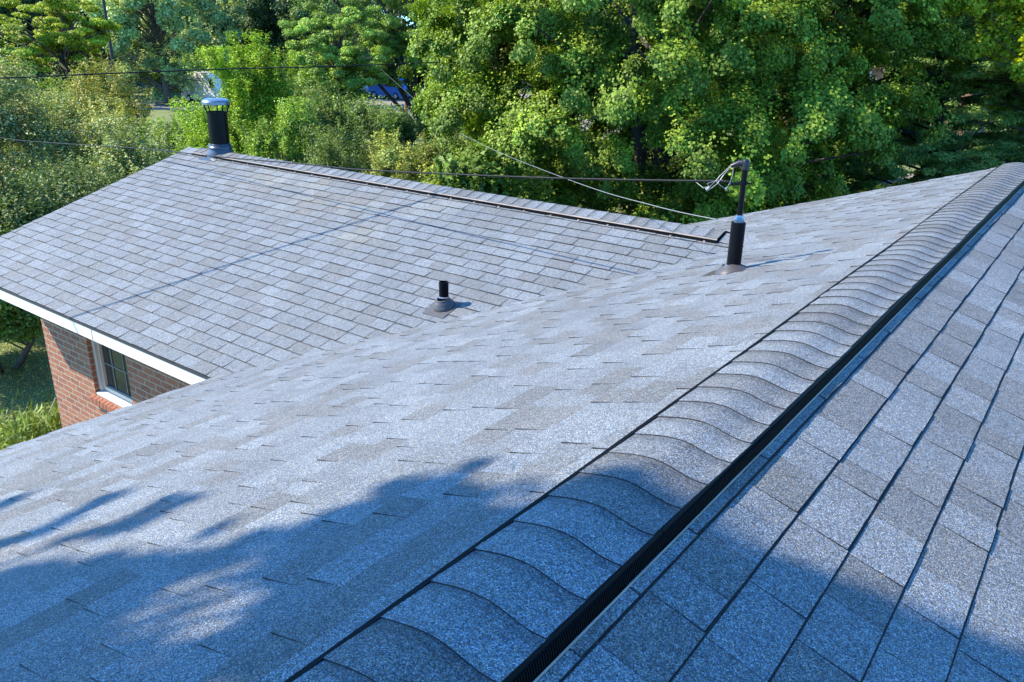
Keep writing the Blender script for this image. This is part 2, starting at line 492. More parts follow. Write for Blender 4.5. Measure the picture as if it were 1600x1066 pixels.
mb = MB(); mb.box((wx0 + .085, fy0 + .06, wz0 + .10), (wx1 - .085, fy0 + .066, wz1 - .1)); mb.build('pane', M_GLASS, win)
mb = MB()
xm = (wx0 + wx1) / 2
for xx in (xm - .12, xm + .12): mb.box((xx - .006, fy0 + .052, wz0 + .10), (xx + .006, fy0 + .059, wz1 - .1))
for k in (1, 2): 
    zz = wz0 + .1 + k * .27
    mb.box((wx0 + .086, fy0 + .053, zz - .006), (wx1 - .086, fy0 + .058, zz + .006))
mb.build('muntin', plain('muntin_grey', (.16, .16, .15), .5), win)
mb = MB(); mb.prism([(YWF + .005, wz0 + .012), (YWF + .16, wz0 + .012), (YWF + .16, wz0 + .06), (YWF + .02, wz0 + .035), (YWF + .005, wz0 + .03)], 'x', wx0 + .003, wx1 - .003)
mb.build('sill', M_WHITE, win)
mb = MB()
x = wx0 - .05
while x < wx1 + .05:
    mb.prism([(YWF - .055, wz0 - .075), (YWF + .04, wz0 - .075), (YWF + .04, wz0 + .009), (YWF - .05, wz0 - .012)], 'x', x, x + .062)
    x += .072
mb.box((wx0 - .05, YWF - .045, wz0 - .07), (wx1 + .05, YWF + .03, wz0 - .016), 1)
mb.build('brick_sill', [M_BRICKP, plain('mortar', (.5, .43, .36), .9)], house)

# ridge vents ---------------------------------------------------------------
def ridge_profile(x):
    xs = [-.155, -.10, -.05, 0, .03, .06, .095, .12, .155]
    zs = [-.021, -.006, .006, .0115, .0085, .001, -.008, -.0115, -.0085]
    return float(np.interp(x, xs, zs))

def smooth_profile(n=22, a=-.141, b=.150):
    X = np.linspace(a, b, n)
    Z = np.array([np.mean([ridge_profile(x + d) for d in np.linspace(-.022, .022, 9)]) for x in X])
    return X, Z

def ridge_vent(F, L, e, label, yrib, parent, symmetric=False):
    """F maps (across, along, up) to the world; the vent runs from along = 0 to L, caps overlap toward along = 0"""
    mb = MB()
    X, Z = smooth_profile()
    if symmetric:
        Z = np.interp(np.abs(X), [0, .03, .06, .10, .155], [.026, .021, .012, -.001, -.015]); 
    zl = float(Z[0]); zr = float(Z[-1])
    xl, xr = float(X[0]), float(X[-1])
    # body: left lip, right louvred side, underside closed on the roof
    prof = [(-.172, -.052), (-.160, zl - .006), (-.154, zl + .003), (xl, zl + .005), (xl + .004, zl - .002)] + [(float(x), float(z) - .003) for x, z in zip(X[1:-1], Z[1:-1])] + \
           [(xr - .003, zr - .002), (xr + .001, zr + .002), (xr + .006, zr - .004), (xr + .012, -.050), (0, -.010)]
    if symmetric:
        prof = [(-.166, -.05), (-.152, zl - .012), (-.150, zl + .001), (xl, zl + .003), (xl + .004, zl - .003)] + [(float(x), float(z) - .003) for x, z in zip(X[1:-1], Z[1:-1])] + \
               [(xr - .003, zr - .002), (xr + .001, zr + .001), (xr + .003, zr - .008), (xr + .016, -.05), (0, -.010)]
    secs = np.arange(0, L + 1.22, 1.22)
    secs[-1] = L if secs[-1] > L else secs[-1]
    for a, b in zip(secs[:-1], secs[1:]):
        a2 = a + (.004 if a > 0 else 0)
        P0 = [F(p[0], a2, p[1]) for p in prof]; P1 = [F(p[0], b, p[1]) for p in prof]
        n = len(prof)
        for i in range(n):
            mb.face([P0[i], P0[(i + 1) % n], P1[(i + 1) % n], P1[i]], 0)
        mb.face(P0[::-1], 0); mb.face(P1, 0)
    # louvre ribs
    def rib(y, w, s):
        if s > 0: q = [(xr + .005, zr - .006), (xr + .011, zr - .008), (xr + .019, -.051), (xr + .010, -.051)]
        else: q = [(xl - .017, zl - .010), (xl - .024, zl - .012), (xl - .034, -.053), (xl - .028, -.053)]
        A = [F(p[0], y, p[1]) for p in q]; B = [F(p[0], y + w, p[1]) for p in q]
        for i in range(4): mb.face([A[i], A[(i + 1) % 4], B[(i + 1) % 4], B[i]], 0)
        mb.face(A[::-1], 0); mb.face(B, 0)
    y = 0.002
    while y < L - .01:
        st = .0075 if y < yrib else .016
        rib(y, st * .5, 1)
        y += st
    vent = mb.build('ridge_vent', M_BLACK, parent)
    tag(vent, label)
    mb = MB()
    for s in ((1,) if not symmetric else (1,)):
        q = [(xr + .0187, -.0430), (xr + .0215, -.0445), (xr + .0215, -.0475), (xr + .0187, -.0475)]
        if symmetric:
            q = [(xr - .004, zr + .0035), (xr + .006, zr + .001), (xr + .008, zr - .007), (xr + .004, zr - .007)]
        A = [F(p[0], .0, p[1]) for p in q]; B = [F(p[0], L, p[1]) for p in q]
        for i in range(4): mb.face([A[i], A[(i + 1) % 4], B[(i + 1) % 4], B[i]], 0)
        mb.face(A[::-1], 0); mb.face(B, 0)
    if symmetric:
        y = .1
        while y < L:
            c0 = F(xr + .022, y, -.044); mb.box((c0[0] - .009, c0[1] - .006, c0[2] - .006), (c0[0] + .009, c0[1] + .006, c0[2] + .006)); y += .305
    mb.build('flange', M_LIP_GLARE, vent)
    # cap shingles
    mb = MB()
    y = -random.uniform(.0, .05)
    n = len(X)
    while y < L:
        col = tuple(1 + (q - 1) * .65 for q in tone()); d = random.uniform(-.002, .002)
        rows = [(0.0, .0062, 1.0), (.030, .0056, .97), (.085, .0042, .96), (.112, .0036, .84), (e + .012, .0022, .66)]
        G = []
        sk = random.uniform(-.004, .004)
        for (t, h, k) in rows:
            yy = min(max(y + t, 0), L)
            G.append([F(float(X[i]) + d, yy + (sk * (i / n - .5) if 0 < y else 0), float(Z[i]) + h) for i in range(n)])
        for r_ in range(len(rows) - 1):
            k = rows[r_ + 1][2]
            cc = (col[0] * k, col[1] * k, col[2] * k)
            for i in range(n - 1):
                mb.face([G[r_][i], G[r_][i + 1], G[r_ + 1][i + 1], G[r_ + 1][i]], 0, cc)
        for i in range(n - 1):
            a, b = G[0][i], G[0][i + 1]
            lo = [F(float(X[j]) + d, max(y, 0), float(Z[j]) + .0018) for j in (i, i + 1)]
            mb.face([lo[0], lo[1], b, a], 1)
        for i, sgn in ((0, 1), (n - 1, -1)):
            for r_ in range(len(rows) - 1):
                a, b = G[r_][i], G[r_ + 1][i]
                la = F(float(X[i]) + d, min(max(y + rows[r_][0], 0), L), float(Z[i]) - .001); lb = F(float(X[i]) + d, min(max(y + rows[r_ + 1][0], 0), L), float(Z[i]) - .001)
                mb.face([la, lb, b, a] if sgn < 0 else [lb, la, a, b], 1)
        y += e
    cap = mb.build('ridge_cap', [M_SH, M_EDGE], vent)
    return vent

ys0 = 1.7429 - 0.143 * 36
ridge_vent(lambda a, t, u: (a + .0022 * math.sin(t * 2.3 + 1) + .0012 * math.sin(t * 6.1), ys0 + t, u + .0015 * math.sin(t * 3.7)), Y1 - ys0, 0.143, 'black louvred ridge vent under curved cap shingles, running up the main ridge', 7.5, house)
# wing ridge: along = distance from the left rake, across: + toward the camera side (-y)
ridge_vent(lambda a, t, u: (-1.68 - t, YR - a, ZR + u), (-1.68 - XL) - .30, 0.143, 'ridge vent with painted sun glare on its edge along the wing ridge', 0, house, symmetric=True)
# plain cap shingles past the two ends of the wing vent
mb = MB()
def capstrip(x0, x1, z0=0.004):
    x = x0
    while x < x1:
        c = tone()
        for s in (-1, 1):
            q = [(x, YR, ZR + .012 + z0), (x + .15, YR, ZR + .008), (x + .15, YR + s * .145, ZR - .145 * m2 + .006), (x, YR + s * .145, ZR - .145 * m2 + .010 + z0)]
            mb.face(q if s > 0 else q[::-1], 0, c)
            mb.face([(x, YR, ZR), (x, YR + s * .145, ZR - .145 * m2), q[3], q[0]], 1)
            mb.face([(x, YR + s * .145, ZR - .145 * m2), (x + .15, YR + s * .145, ZR - .145 * m2), q[2], q[3]], 1)
        x += .143
capstrip(XL - .003, XL + .28)
mb.build('ridge_cap', [M_SH, M_EDGE], roof_wing)
mb = MB()
capstrip(-1.67, -1.33)
mb.build('ridge_cap', [M_SH, M_EDGE], roof_wing)

# roof penetrations -----------------------------------------------------------
nm = Vector((-m1 * c1, 0, c1)); nw = Vector((0, -m2 * c2, c2))
def basis(n):
    z = n.normalized(); x = Vector((1, 0, 0)); x = (x - z * x.dot(z)).normalized(); y = z.cross(x)
    return Matrix((x, y, z)).transposed()
BM, BW = basis(nm), basis(nw)
def plate(mb, c, B, hx0, hx1, hy0, hy1, h, mat=0):
    c = Vector(c)
    P = [c + B @ Vector(p) for p in ((hx0, hy0, h), (hx1, hy0, h), (hx1, hy1, h), (hx0, hy1, h))]
    Q = [c + B @ Vector(p) for p in ((hx0, hy0, 0), (hx1, hy0, 0), (hx1, hy1, 0), (hx0, hy1, 0))]
    mb.face(P, mat)
    for i in range(4): mb.face([Q[i], Q[(i + 1) % 4], P[(i + 1) % 4], P[i]], mat)

# short plumbing vent on the wing
vb = Vector((-3.2548, 4.5343, -.9623))
mb = MB()
mb.lathe([(.038, -.04), (.038, .21), (.031, .21), (.031, .08)], vb, 28)
vp = mb.build('vent_pipe', M_BLACK, house, smooth=True, angle=40)
tag(vp, 'short black plumbing vent pipe with open top on the wing roof')
mb = MB()
mb.lathe([(.092, .008), (.088, .028), (.078, .038), (.072, .046), (.066, .060), (.052, .066), (.048, .078), (.039, .080)], vb - nw * .0, 32, M=BW)
plate(mb, vb, BW, -.11, .11, -.145, .10, .0095, 1)
mb.build('flashing', [M_BOOT, M_PLATE], vp, smooth=True, angle=50)
mb = MB()
mb.lathe([(.0385, .083), (.044, .083), (.044, .093), (.0385, .093)], vb, 28)
mb.tube([vb + Vector((.03, -.036, .088)), vb + Vector((-.005, -.052, .089))], .006, 8)
mb.build('clamp', M_SILVER, vp)

# tall service mast through the main slope
tb = Vector((-1.0756, 4.9375, -.3492))
mb = MB()
mb.lathe([(.018, .30), (.018, .68)], tb, 20)
mast = mb.build('service_mast', M_METAL, house, smooth=True, angle=40)
tag(mast, 'black conduit mast rising from a wide sleeve on the main roof')
mb = MB()
mb.lathe([(.046, -.05), (.046, .325), (.040, .328), (.036, .324), (.02, .322)], tb, 32)
mb.build('sleeve', M_METAL, mast, smooth=True, angle=35)
mb = MB()
mb.lathe([(.019, .325), (.032, .327), (.032, .345), (.026, .352), (.024, .372), (.018, .374)], tb, 20)
mb.build('collar', M_CAPM, mast, smooth=True, angle=35)
mb = MB()
mb.lathe([(.046, .022), (.058, .024), (.058, .040), (.050, .046), (.046, .046)], tb, 28)
mb.build('collar', M_CAPM, mast, smooth=True, angle=35)
mb = MB()
mb.lathe([(.108, .006), (.098, .016), (.078, .030), (.060, .042), (.05, .050)], tb + Vector((-.01, -.01, 0)), 32, M=BM)
plate(mb, tb, BM, -.185, .10, -.10, .10, .0085, 0)
mb.build('flashing', M_BOOT, mast, smooth=True, angle=50)
mb = MB()
wv = Vector((-.80, -.25, -.12)).normalized()
top = tb + Vector((0, 0, .70))
mb.lathe([(.019, .655), (.027, .66), (.027, .675), (.026, .68), (.028, .695), (.024, .708), (.018, .722), (.001, .725)], tb, 20)
mb.tube([top + Vector((.006, 0, .0)), top + wv * .04 + Vector((0, 0, .002)), top + wv * .088 + Vector((0, 0, -.012))], [.024, .021, .013], 14)
mb.build('weatherhead', plain('grey_weatherhead', (.018, .018, .022), .32, metal=.3), mast, smooth=True, angle=40)
sa = tb + Vector((0, 0, .575))
mb = MB()
mb.lathe([(.0185, -.012), (.024, -.012), (.024, .012), (.0185, .012)], sa, 18)
mb.tube([sa, sa + wv * .075], .011, 10); mb.tube([sa + Vector((.05, .015, 0)), sa - wv * .02], .005, 8)
mb.build('strap', M_METAL, mast)

# flue on the wing ridge
fb = Vector((-8.682, 6.2477, ZR))
mb = MB(); mb.lathe([(.125, -.1), (.125, .53), (.118, .53), (.118, .2)], fb, 40)
fl = mb.build('flue_pipe', M_METAL, house, smooth=True, angle=40)
tag(fl, 'wide black flue pipe with rain cap on the wing ridge')
mb = MB(); mb.lathe([(.01, .616), (.166, .616), (.175, .620), (.175, .652), (.163, .672), (.15, .678), (.12, .690), (.01, .698)], fb, 40)
rc = mb.build('rain_cap', M_CAPM, fl, smooth=True, angle=30)
mb = MB()
for k in range(5):
    t = k * math.pi / 2.5 + .75
    d = Vector((math.cos(t), math.sin(t), 0))
    mb = MB()
    mb.tube([fb + d * .122 + Vector((0, 0, .51)), fb + d * .160 + Vector((0, 0, .62))], .009, 6)
    mb.build('bracket', M_METAL, fl)
mb = MB(); mb.lathe([(.126, .128), (.135, .124), (.142, .100), (.156, .086), (.158, .070), (.145, .066), (.126, .066)], fb, 40)
mb.build('storm_collar', plain('storm_collar_paint', (.05, .06, .08), .3, metal=.5), fl, smooth=True, angle=30)
mb = MB(); mb.lathe([(.185, -.055), (.18, -.02), (.158, .03), (.142, .075), (.13, .078)], fb, 40)
plate(mb, fb + Vector((0, -.12, -.12 * m2)), BW, -.17, .17, -.12, .10, .009, 0)
mb.build('flashing', plain('dark_flashing_paint', (.07, .08, .10), .35, metal=.4), fl, smooth=True, angle=50)

# ------------------------------------------------------------------ cables
def cable(name, pts, r, mat, label, cat='cable', twist=False):
    # Catmull-Rom through the points
    P = [Vector(p) for p in pts]; out = []
    for i in range(len(P) - 1):
        p0 = P[max(i - 1, 0)]; p1 = P[i]; p2 = P[i + 1]; p3 = P[min(i + 2, len(P) - 1)]
        for k in range(8):
            t = k / 8
            out.append(.5 * ((2 * p1) + (-p0 + p2) * t + (2 * p0 - 5 * p1 + 4 * p2 - p3) * t * t + (-p0 + 3 * p1 - 3 * p2 + p3) * t ** 3))
    out.append(P[-1])
    mb = MB(); mb.tube(out, r, 6)
    if twist:
        mb2 = []
    o = mb.build(name, mat, None, smooth=True)
    return tag(o, label, cat)

for nm, pts, r, mt, lb in (
    ('service_cable', [(-26, 10.2, -.9), (-20.5, 8.1, -1.0), (-15.905, 6.414, -0.833), (-10.003, 5.817, -0.444), (-7.611, 5.576, -0.309), (-5.897, 5.402, -0.198), (-5.034, 5.315, -0.149), (-3.778, 5.188, -0.04), (-2.704, 5.079, 0.061), (-1.835, 4.991, 0.153), (-1.274, 4.935, 0.217), (-1.15, 4.93, .226)], .0072, M_CABLE, 'thick black twisted service cable running from the mast away to the left'),
    ('overhead_cable', [(-17.5, 2.6, .12), (-15.911, 6.615, .211), (-15.436, 7.78, .263), (-14.876, 9.151, .32), (-14.408, 10.294, .368), (-13.748, 11.91, .409), (-13.077, 13.554, .467), (-12.529, 14.895, .528), (-11, 18.6, .7), (-9.5, 22.5, .9)], .012, M_CABLE, 'thin black cable crossing in front of the trees and disappearing behind the big maple'),
    ('guy_wire', [(-44, 42, .4), (-31.611, 31.179, -.329), (-18.131, 19.586, -.675), (-12.122, 14.418, -.77), (-7.76, 10.666, -.632), (-3.792, 7.254, -.361), (-2.154, 5.845, -.188), (-1.294, 5.106, -.063), (-1.1, 4.94, -.01)], .0028, M_ALU, 'thin pale wire slanting from the foot of the mast to the trees'),
    ('overhead_cable', [(-12.4, -3.9, -.3), (-9.06, 1.69, 1.34), (-7.39, 4.48, 2.22), (-5.3, 8, 3.5), (4, 24, 11)], .013, M_CABLE, 'black overhead cable above the wing whose shadow crosses the wing roof'),
    ('tie_cord', [(-8.461, 3.59, -2.954), (-9.5, 3.75, -3.75), (-10.63, 3.97, -4.39)], .006, plain('yellowed_cord', (.6, .55, .35), .8), 'pale cord stretched from the brick corner down to the grass')):
    cb = cable(nm, pts, r, mt, lb)
    if nm == 'service_cable':
        loops = [[(-1.168, 4.938, .33), (-1.21, 4.875, .264), (-1.225, 4.849, .233), (-1.264, 4.813, .217), (-1.24, 4.815, .19)],
                 [(-1.165, 4.938, .328), (-1.19, 4.88, .27), (-1.212, 4.852, .218), (-1.24, 4.82, .185), (-1.26, 4.80, .175)],
                 [(-1.225, 4.849, .233), (-1.19, 4.86, .205), (-1.159, 4.877, .185), (-1.149, 4.903, .227), (-1.148, 4.927, .277), (-1.155, 4.935, .325)],
                 [(-1.42, 4.96, .20), (-1.33, 4.91, .17), (-1.27, 4.88, .19), (-1.225, 4.849, .233), (-1.19, 4.87, .245)]]
        mb = MB()
        for lp in loops: mb.tube(lp, .0022, 6)
        mb.tube([(-1.245, 4.81, .192), (-1.262, 4.80, .178)], .011, 8)
        mb.tube([(-1.163, 4.874, .193), (-1.157, 4.88, .178)], .008, 8)
        lp = mb.build('drip_loop', M_ALU, cb)
        lp['label'] = 'loose grey conductor loops with splice connectors hanging at the weatherhead'


# ------------------------------------------------------------------ ground
def ground_mat():
    m, t, p, N, L = newmat('lawn')
    tc = N.new('ShaderNodeTexCoord')
    n = N.new('ShaderNodeTexNoise'); n.inputs['Scale'].default_value = .35; n.inputs['Detail'].default_value = 8; n.inputs['Roughness'].default_value = .7
    L.new(tc.outputs['Object'], n.inputs['Vector'])
    n2 = N.new('ShaderNodeTexNoise'); n2.inputs['Scale'].default_value = 14; n2.inputs['Detail'].default_value = 6
    L.new(tc.outputs['Object'], n2.inputs['Vector'])
    a = N.new('ShaderNodeMath'); a.operation = 'ADD'; L.new(n.outputs[0], a.inputs[0]); L.new(n2.outputs[0], a.inputs[1])
    cr = N.new('ShaderNodeValToRGB'); e = cr.color_ramp.elements
    e[0].position = .36; e[0].color = (.06, .10, .02, 1)
    e[1].position = .66; e[1].color = (.20, .165, .09, 1)
    k = e.new(.52); k.color = (.12, .16, .04, 1)
    h = N.new('ShaderNodeMath'); h.operation = 'MULTIPLY'; h.inputs[1].default_value = .5; L.new(a.outputs[0], h.inputs[0])
    L.new(h.outputs[0], cr.inputs[0]); L.new(cr.outputs[0], p.inputs['Base Color'])
    p.inputs['Roughness'].default_value = .95
    bp = N.new('ShaderNodeBump'); bp.inputs['Strength'].default_value = .8; bp.inputs['Distance'].default_value = .05
    L.new(n2.outputs[0], bp.inputs['Height']); L.new(bp.outputs[0], p.inputs['Normal'])
    return m
ZG = -4.4
mb = MB()
mb.face([(-500, -400, ZG), (500, -400, ZG), (500, 600, ZG), (-500, 600, ZG)])
tag(mb.build('ground', ground_mat()), kind='structure')
mb = MB()
mb.face([(-72, 29, ZG + .004), (-60, 32, ZG + .004), (-46, 45, ZG + .004), (-26, 46, ZG + .004), (-26, 74, ZG + .004), (-66, 72, ZG + .004), (-60, 52, ZG + .004), (-64, 41, ZG + .004)])
tag(mb.build('parking_lot', plain('pale_gravel_paving', (.22, .19, .17), .9, noise=.25, nscale=2)), kind='structure')
mb = MB()
mb.face([(-14, 33, ZG + .004), (4, 35, ZG + .004), (4, 42, ZG + .004), (-16, 40, ZG + .004)])
mb.face([(-9, 46, ZG + .004), (6, 48, ZG + .004), (6, 51, ZG + .004), (-10, 50, ZG + .004)])
tag(mb.build('driveway', plain('pale_driveway', (.25, .22, .19), .9, noise=.25, nscale=2)), kind='structure')

# ------------------------------------------------------------------ far things on the lot
def pol(az, r): return (0.808 - r * math.sin(R(az)), r * math.cos(R(az)))
def bev(o, w=.03):
    md = o.modifiers.new('b', 'BEVEL'); md.width = w; md.segments = 2; md.limit_method = 'ANGLE'
    return o
def paint(n, c): return plain(n, c, .3, spec=.5)
M_TYRE = plain('tyre', (.02, .02, .02), .85); M_RIM = plain('rim', (.4, .4, .42), .35, metal=.8)
def vehicle(name, label, cat, loc, rz, body, prof, glass, length, width, wheels, col):
    root = empty(name, loc, label, cat); root.rotation_euler = (0, 0, rz)
    def local(o): o.matrix_parent_inverse = Matrix.Identity(4); return o
    mb = MB(); mb.prism(prof, 'y', -width / 2, width / 2); local(bev(mb.build('body', paint(name + '_paint', col), root), .05))
    for q in glass:
        for sy in (-1, 1):
            mb = MB(); y0 = sy * (width / 2 + .004); y1 = sy * (width / 2 + .012)
            mb.prism(q, 'y', min(y0, y1), max(y0, y1)); local(mb.build('window', M_GLASS, root))
    for wxx in wheels:
        for sy in (-1, 1):
            mb = MB(); M = Matrix.Rotation(math.pi / 2, 3, 'X'); c = (wxx, sy * (width / 2 - .08), .34)
            mb.lathe([(.01, -.11), (.30, -.11), (.34, -.08), (.34, .08), (.30, .11), (.01, .11)], c, 20, M=M); w_ = local(mb.build('wheel', M_TYRE, root))
            mb = MB(); mb.lathe([(.01, -.125), (.18, -.125), (.20, -.112), (.20, .112), (.18, .125), (.01, .125)], c, 16, M=M); local(mb.build('rim', M_RIM, w_))
    for sy in (-1, 1):
        mb = MB(); mb.box((prof[1][0] - .02, sy * width * .36 - .12, .62), (prof[1][0] + .02, sy * width * .36 + .12, .78)); local(mb.build('headlight', M_SILVER, root))
    return root
x, y = pol(56.85, 74)
vehicle('delivery_van', 'white box van parked beyond the bright green tree above the flue cap', 'van', (x, y, ZG), R(2), None,
        [(-2.7, .35), (2.7, .35), (2.7, 1.15), (2.1, 1.3), (1.75, 2.05), (1.2, 2.1), (1.2, 2.45), (-2.7, 2.45)], [[(1.3, 1.35), (1.95, 1.35), (1.65, 1.95), (1.3, 1.95)]], 5.4, 2.0, (-1.7, 1.8), (.9, .9, .88))
carp = [(-2.1, .28), (2.15, .28), (2.15, .82), (1.2, .95), (.6, 1.42), (-1.1, 1.45), (-1.9, 1.0), (-2.1, .9)]
carg = [[(-.15, .98), (.95, .98), (.5, 1.35), (-.15, 1.37)], [(-1.5, .98), (-.25, .98), (-.25, 1.37), (-1.05, 1.38)]]
x, y = pol(47.4, 84)
vehicle('parked_car', 'white car parked left of the blue one behind the honey locust', 'car', (x, y, ZG), R(4), None, carp, carg, 4.2, 1.8, (-1.3, 1.35), (.5, .5, .52))
x, y = pol(45.3, 80)
vehicle('parked_van', 'bright blue van seen through the honey locust limbs', 'van', (x, y, ZG), R(4), None,
        [(-2.0, .32), (2.1, .32), (2.1, 1.0), (1.6, 1.15), (1.1, 1.85), (-1.95, 1.9)], [[(.2, 1.15), (1.35, 1.15), (1.0, 1.7), (.2, 1.7)]], 4.1, 1.8, (-1.3, 1.35), (.02, .12, .42))
for az, r, h, rr_, c, lb in ((44.3, 60, 1.15, .13, (.50, .20, .07), 'thick orange-brown post on the pale lot behind the locust trunk'), (43.75, 60, 1.6, .06, (.62, .52, .38), 'thin pale post on the lot beside the orange-brown one')):
    x, y = pol(az, r); mb = MB(); mb.lathe([(rr_, 0), (rr_, h * .96), (rr_ * .8, h), (.01, h + .01)], (x, y, ZG), 12)
    tag(mb.build('marker_post', plain('post_paint', tuple(q * .6 for q in c), .7)), lb, 'post')
x, y = pol(62.3, 60); root = empty('utility_pole', (x, y, ZG), 'thin dark utility pole standing between the golden locust and the pale willow', 'pole')
mb = MB(); mb.tube([(x, y, ZG), (x + .1, y - .12, 3.4)], [.13, .09], 10); mb.build('pole', M_BARKD, root)
mb = MB(); mb.tube([(x - .5, y - .45, 3.0), (x + .7, y + .25, 3.0)], .05, 6); mb.build('crossarm', M_BARKD, root)
# neighbour's brick house behind the maple and the pine
x, y = pol(13.3, 56); root = empty('brick_house', (x, y, ZG), 'distant brick house with white window trim glimpsed between the maple and pine', 'house')
mb = MB(); mb.box((x - 6, y, ZG), (x + 5, y + 8, .4)); mb.prism([(y, .4), (y + 8, .4), (y + 4, 2.6)], 'x', x - 6, x + 5); mb.build('wall', M_BRICK, root)
mb = MB(); mb.prism([(y - .6, .12), (y + 4, 2.65), (y + 8.6, .12), (y + 8.6, .3), (y + 4, 2.85), (y - .6, .3)], 'x', x - 6.5, x + 5.5); mb.build('roof', plain('dark_roof', (.09, .085, .085), .9, noise=.2), root)
for dx in (-4.4, -1.6, .45, 3.1):
    mb = MB(); a, b = x + dx, x + dx + .95
    for q in ((a, a + .16, -1.9, -.3), (b - .16, b, -1.9, -.3), (a + .16, b - .16, -1.9, -1.75), (a + .16, b - .16, -.45, -.3)): mb.box((q[0], y - .06, q[2]), (q[1], y + .02, q[3]))
    w_ = mb.build('window', M_WHITE, root)
    mb = MB(); mb.box((a + .16, y - .03, -1.75), (b - .16, y - .02, -.45)); mb.build('pane', M_GLASS, w_)

# ------------------------------------------------------------------ foliage
def unit(v): return v / np.maximum(np.linalg.norm(v, axis=1, keepdims=True), 1e-9)

def leaf_mesh(name, C, Nn, A, Ls, Wd, colr, parent, mats, fold=.18):
    """C centres, Nn normals, A in-leaf axis (all n x 3), Ls/Wd length/width arrays, colr n x 3"""
    n = len(C)
    A = unit(A - Nn * np.sum(A * Nn, axis=1, keepdims=True))
    B = np.cross(Nn, A)
    L = Ls[:, None]; Wv = Wd[:, None]
    v = np.empty((n, 4, 3))
    v[:, 0] = C - A * L * .5
    v[:, 1] = C + B * Wv * .5 + A * L * .08 + Nn * Wv * fold
    v[:, 2] = C + A * L * .5 - Nn * L * .12
    v[:, 3] = C - B * Wv * .5 + A * L * .08 + Nn * Wv * fold
    me = bpy.data.meshes.new(name)
    me.vertices.add(4 * n); me.vertices.foreach_set('co', v.reshape(-1).astype(np.float32))
    me.loops.add(4 * n); me.loops.foreach_set('vertex_index', np.arange(4 * n, dtype=np.int32))
    me.polygons.add(n); me.polygons.foreach_set('loop_start', np.arange(0, 4 * n, 4, dtype=np.int32))
    try: me.polygons.foreach_set('loop_total', np.full(n, 4, dtype=np.int32))
    except Exception: pass
    for m in mats: me.materials.append(m)
    at = me.attributes.new('tone', 'FLOAT_COLOR', 'FACE')
    cc = np.ones((n, 4), dtype=np.float32); cc[:, :3] = np.clip(colr, .002, .9)
    at.data.foreach_set('color', cc.ravel())
    me.update(calc_edges=True)
    o = bpy.data.objects.new(name, me); COL.objects.link(o)
    if parent:
        o.parent = parent; o.matrix_parent_inverse = Matrix.Translation(parent.location).inverted()
    return o

LEAFK = np.array([[1.34, 1.36, 1.12]])
def rotcol(base, n, var=.22, yellow=.12, tipmask=None):
    c = np.tile(np.array(base), (n, 1))
    b = np.exp(rng.normal(0, var, (n, 1)))
    c = c * b * LEAFK
    y = rng.random((n, 1)) * yellow
    c = c * (1 - y) + np.array([[.22, .21, .03]]) * y
    return c

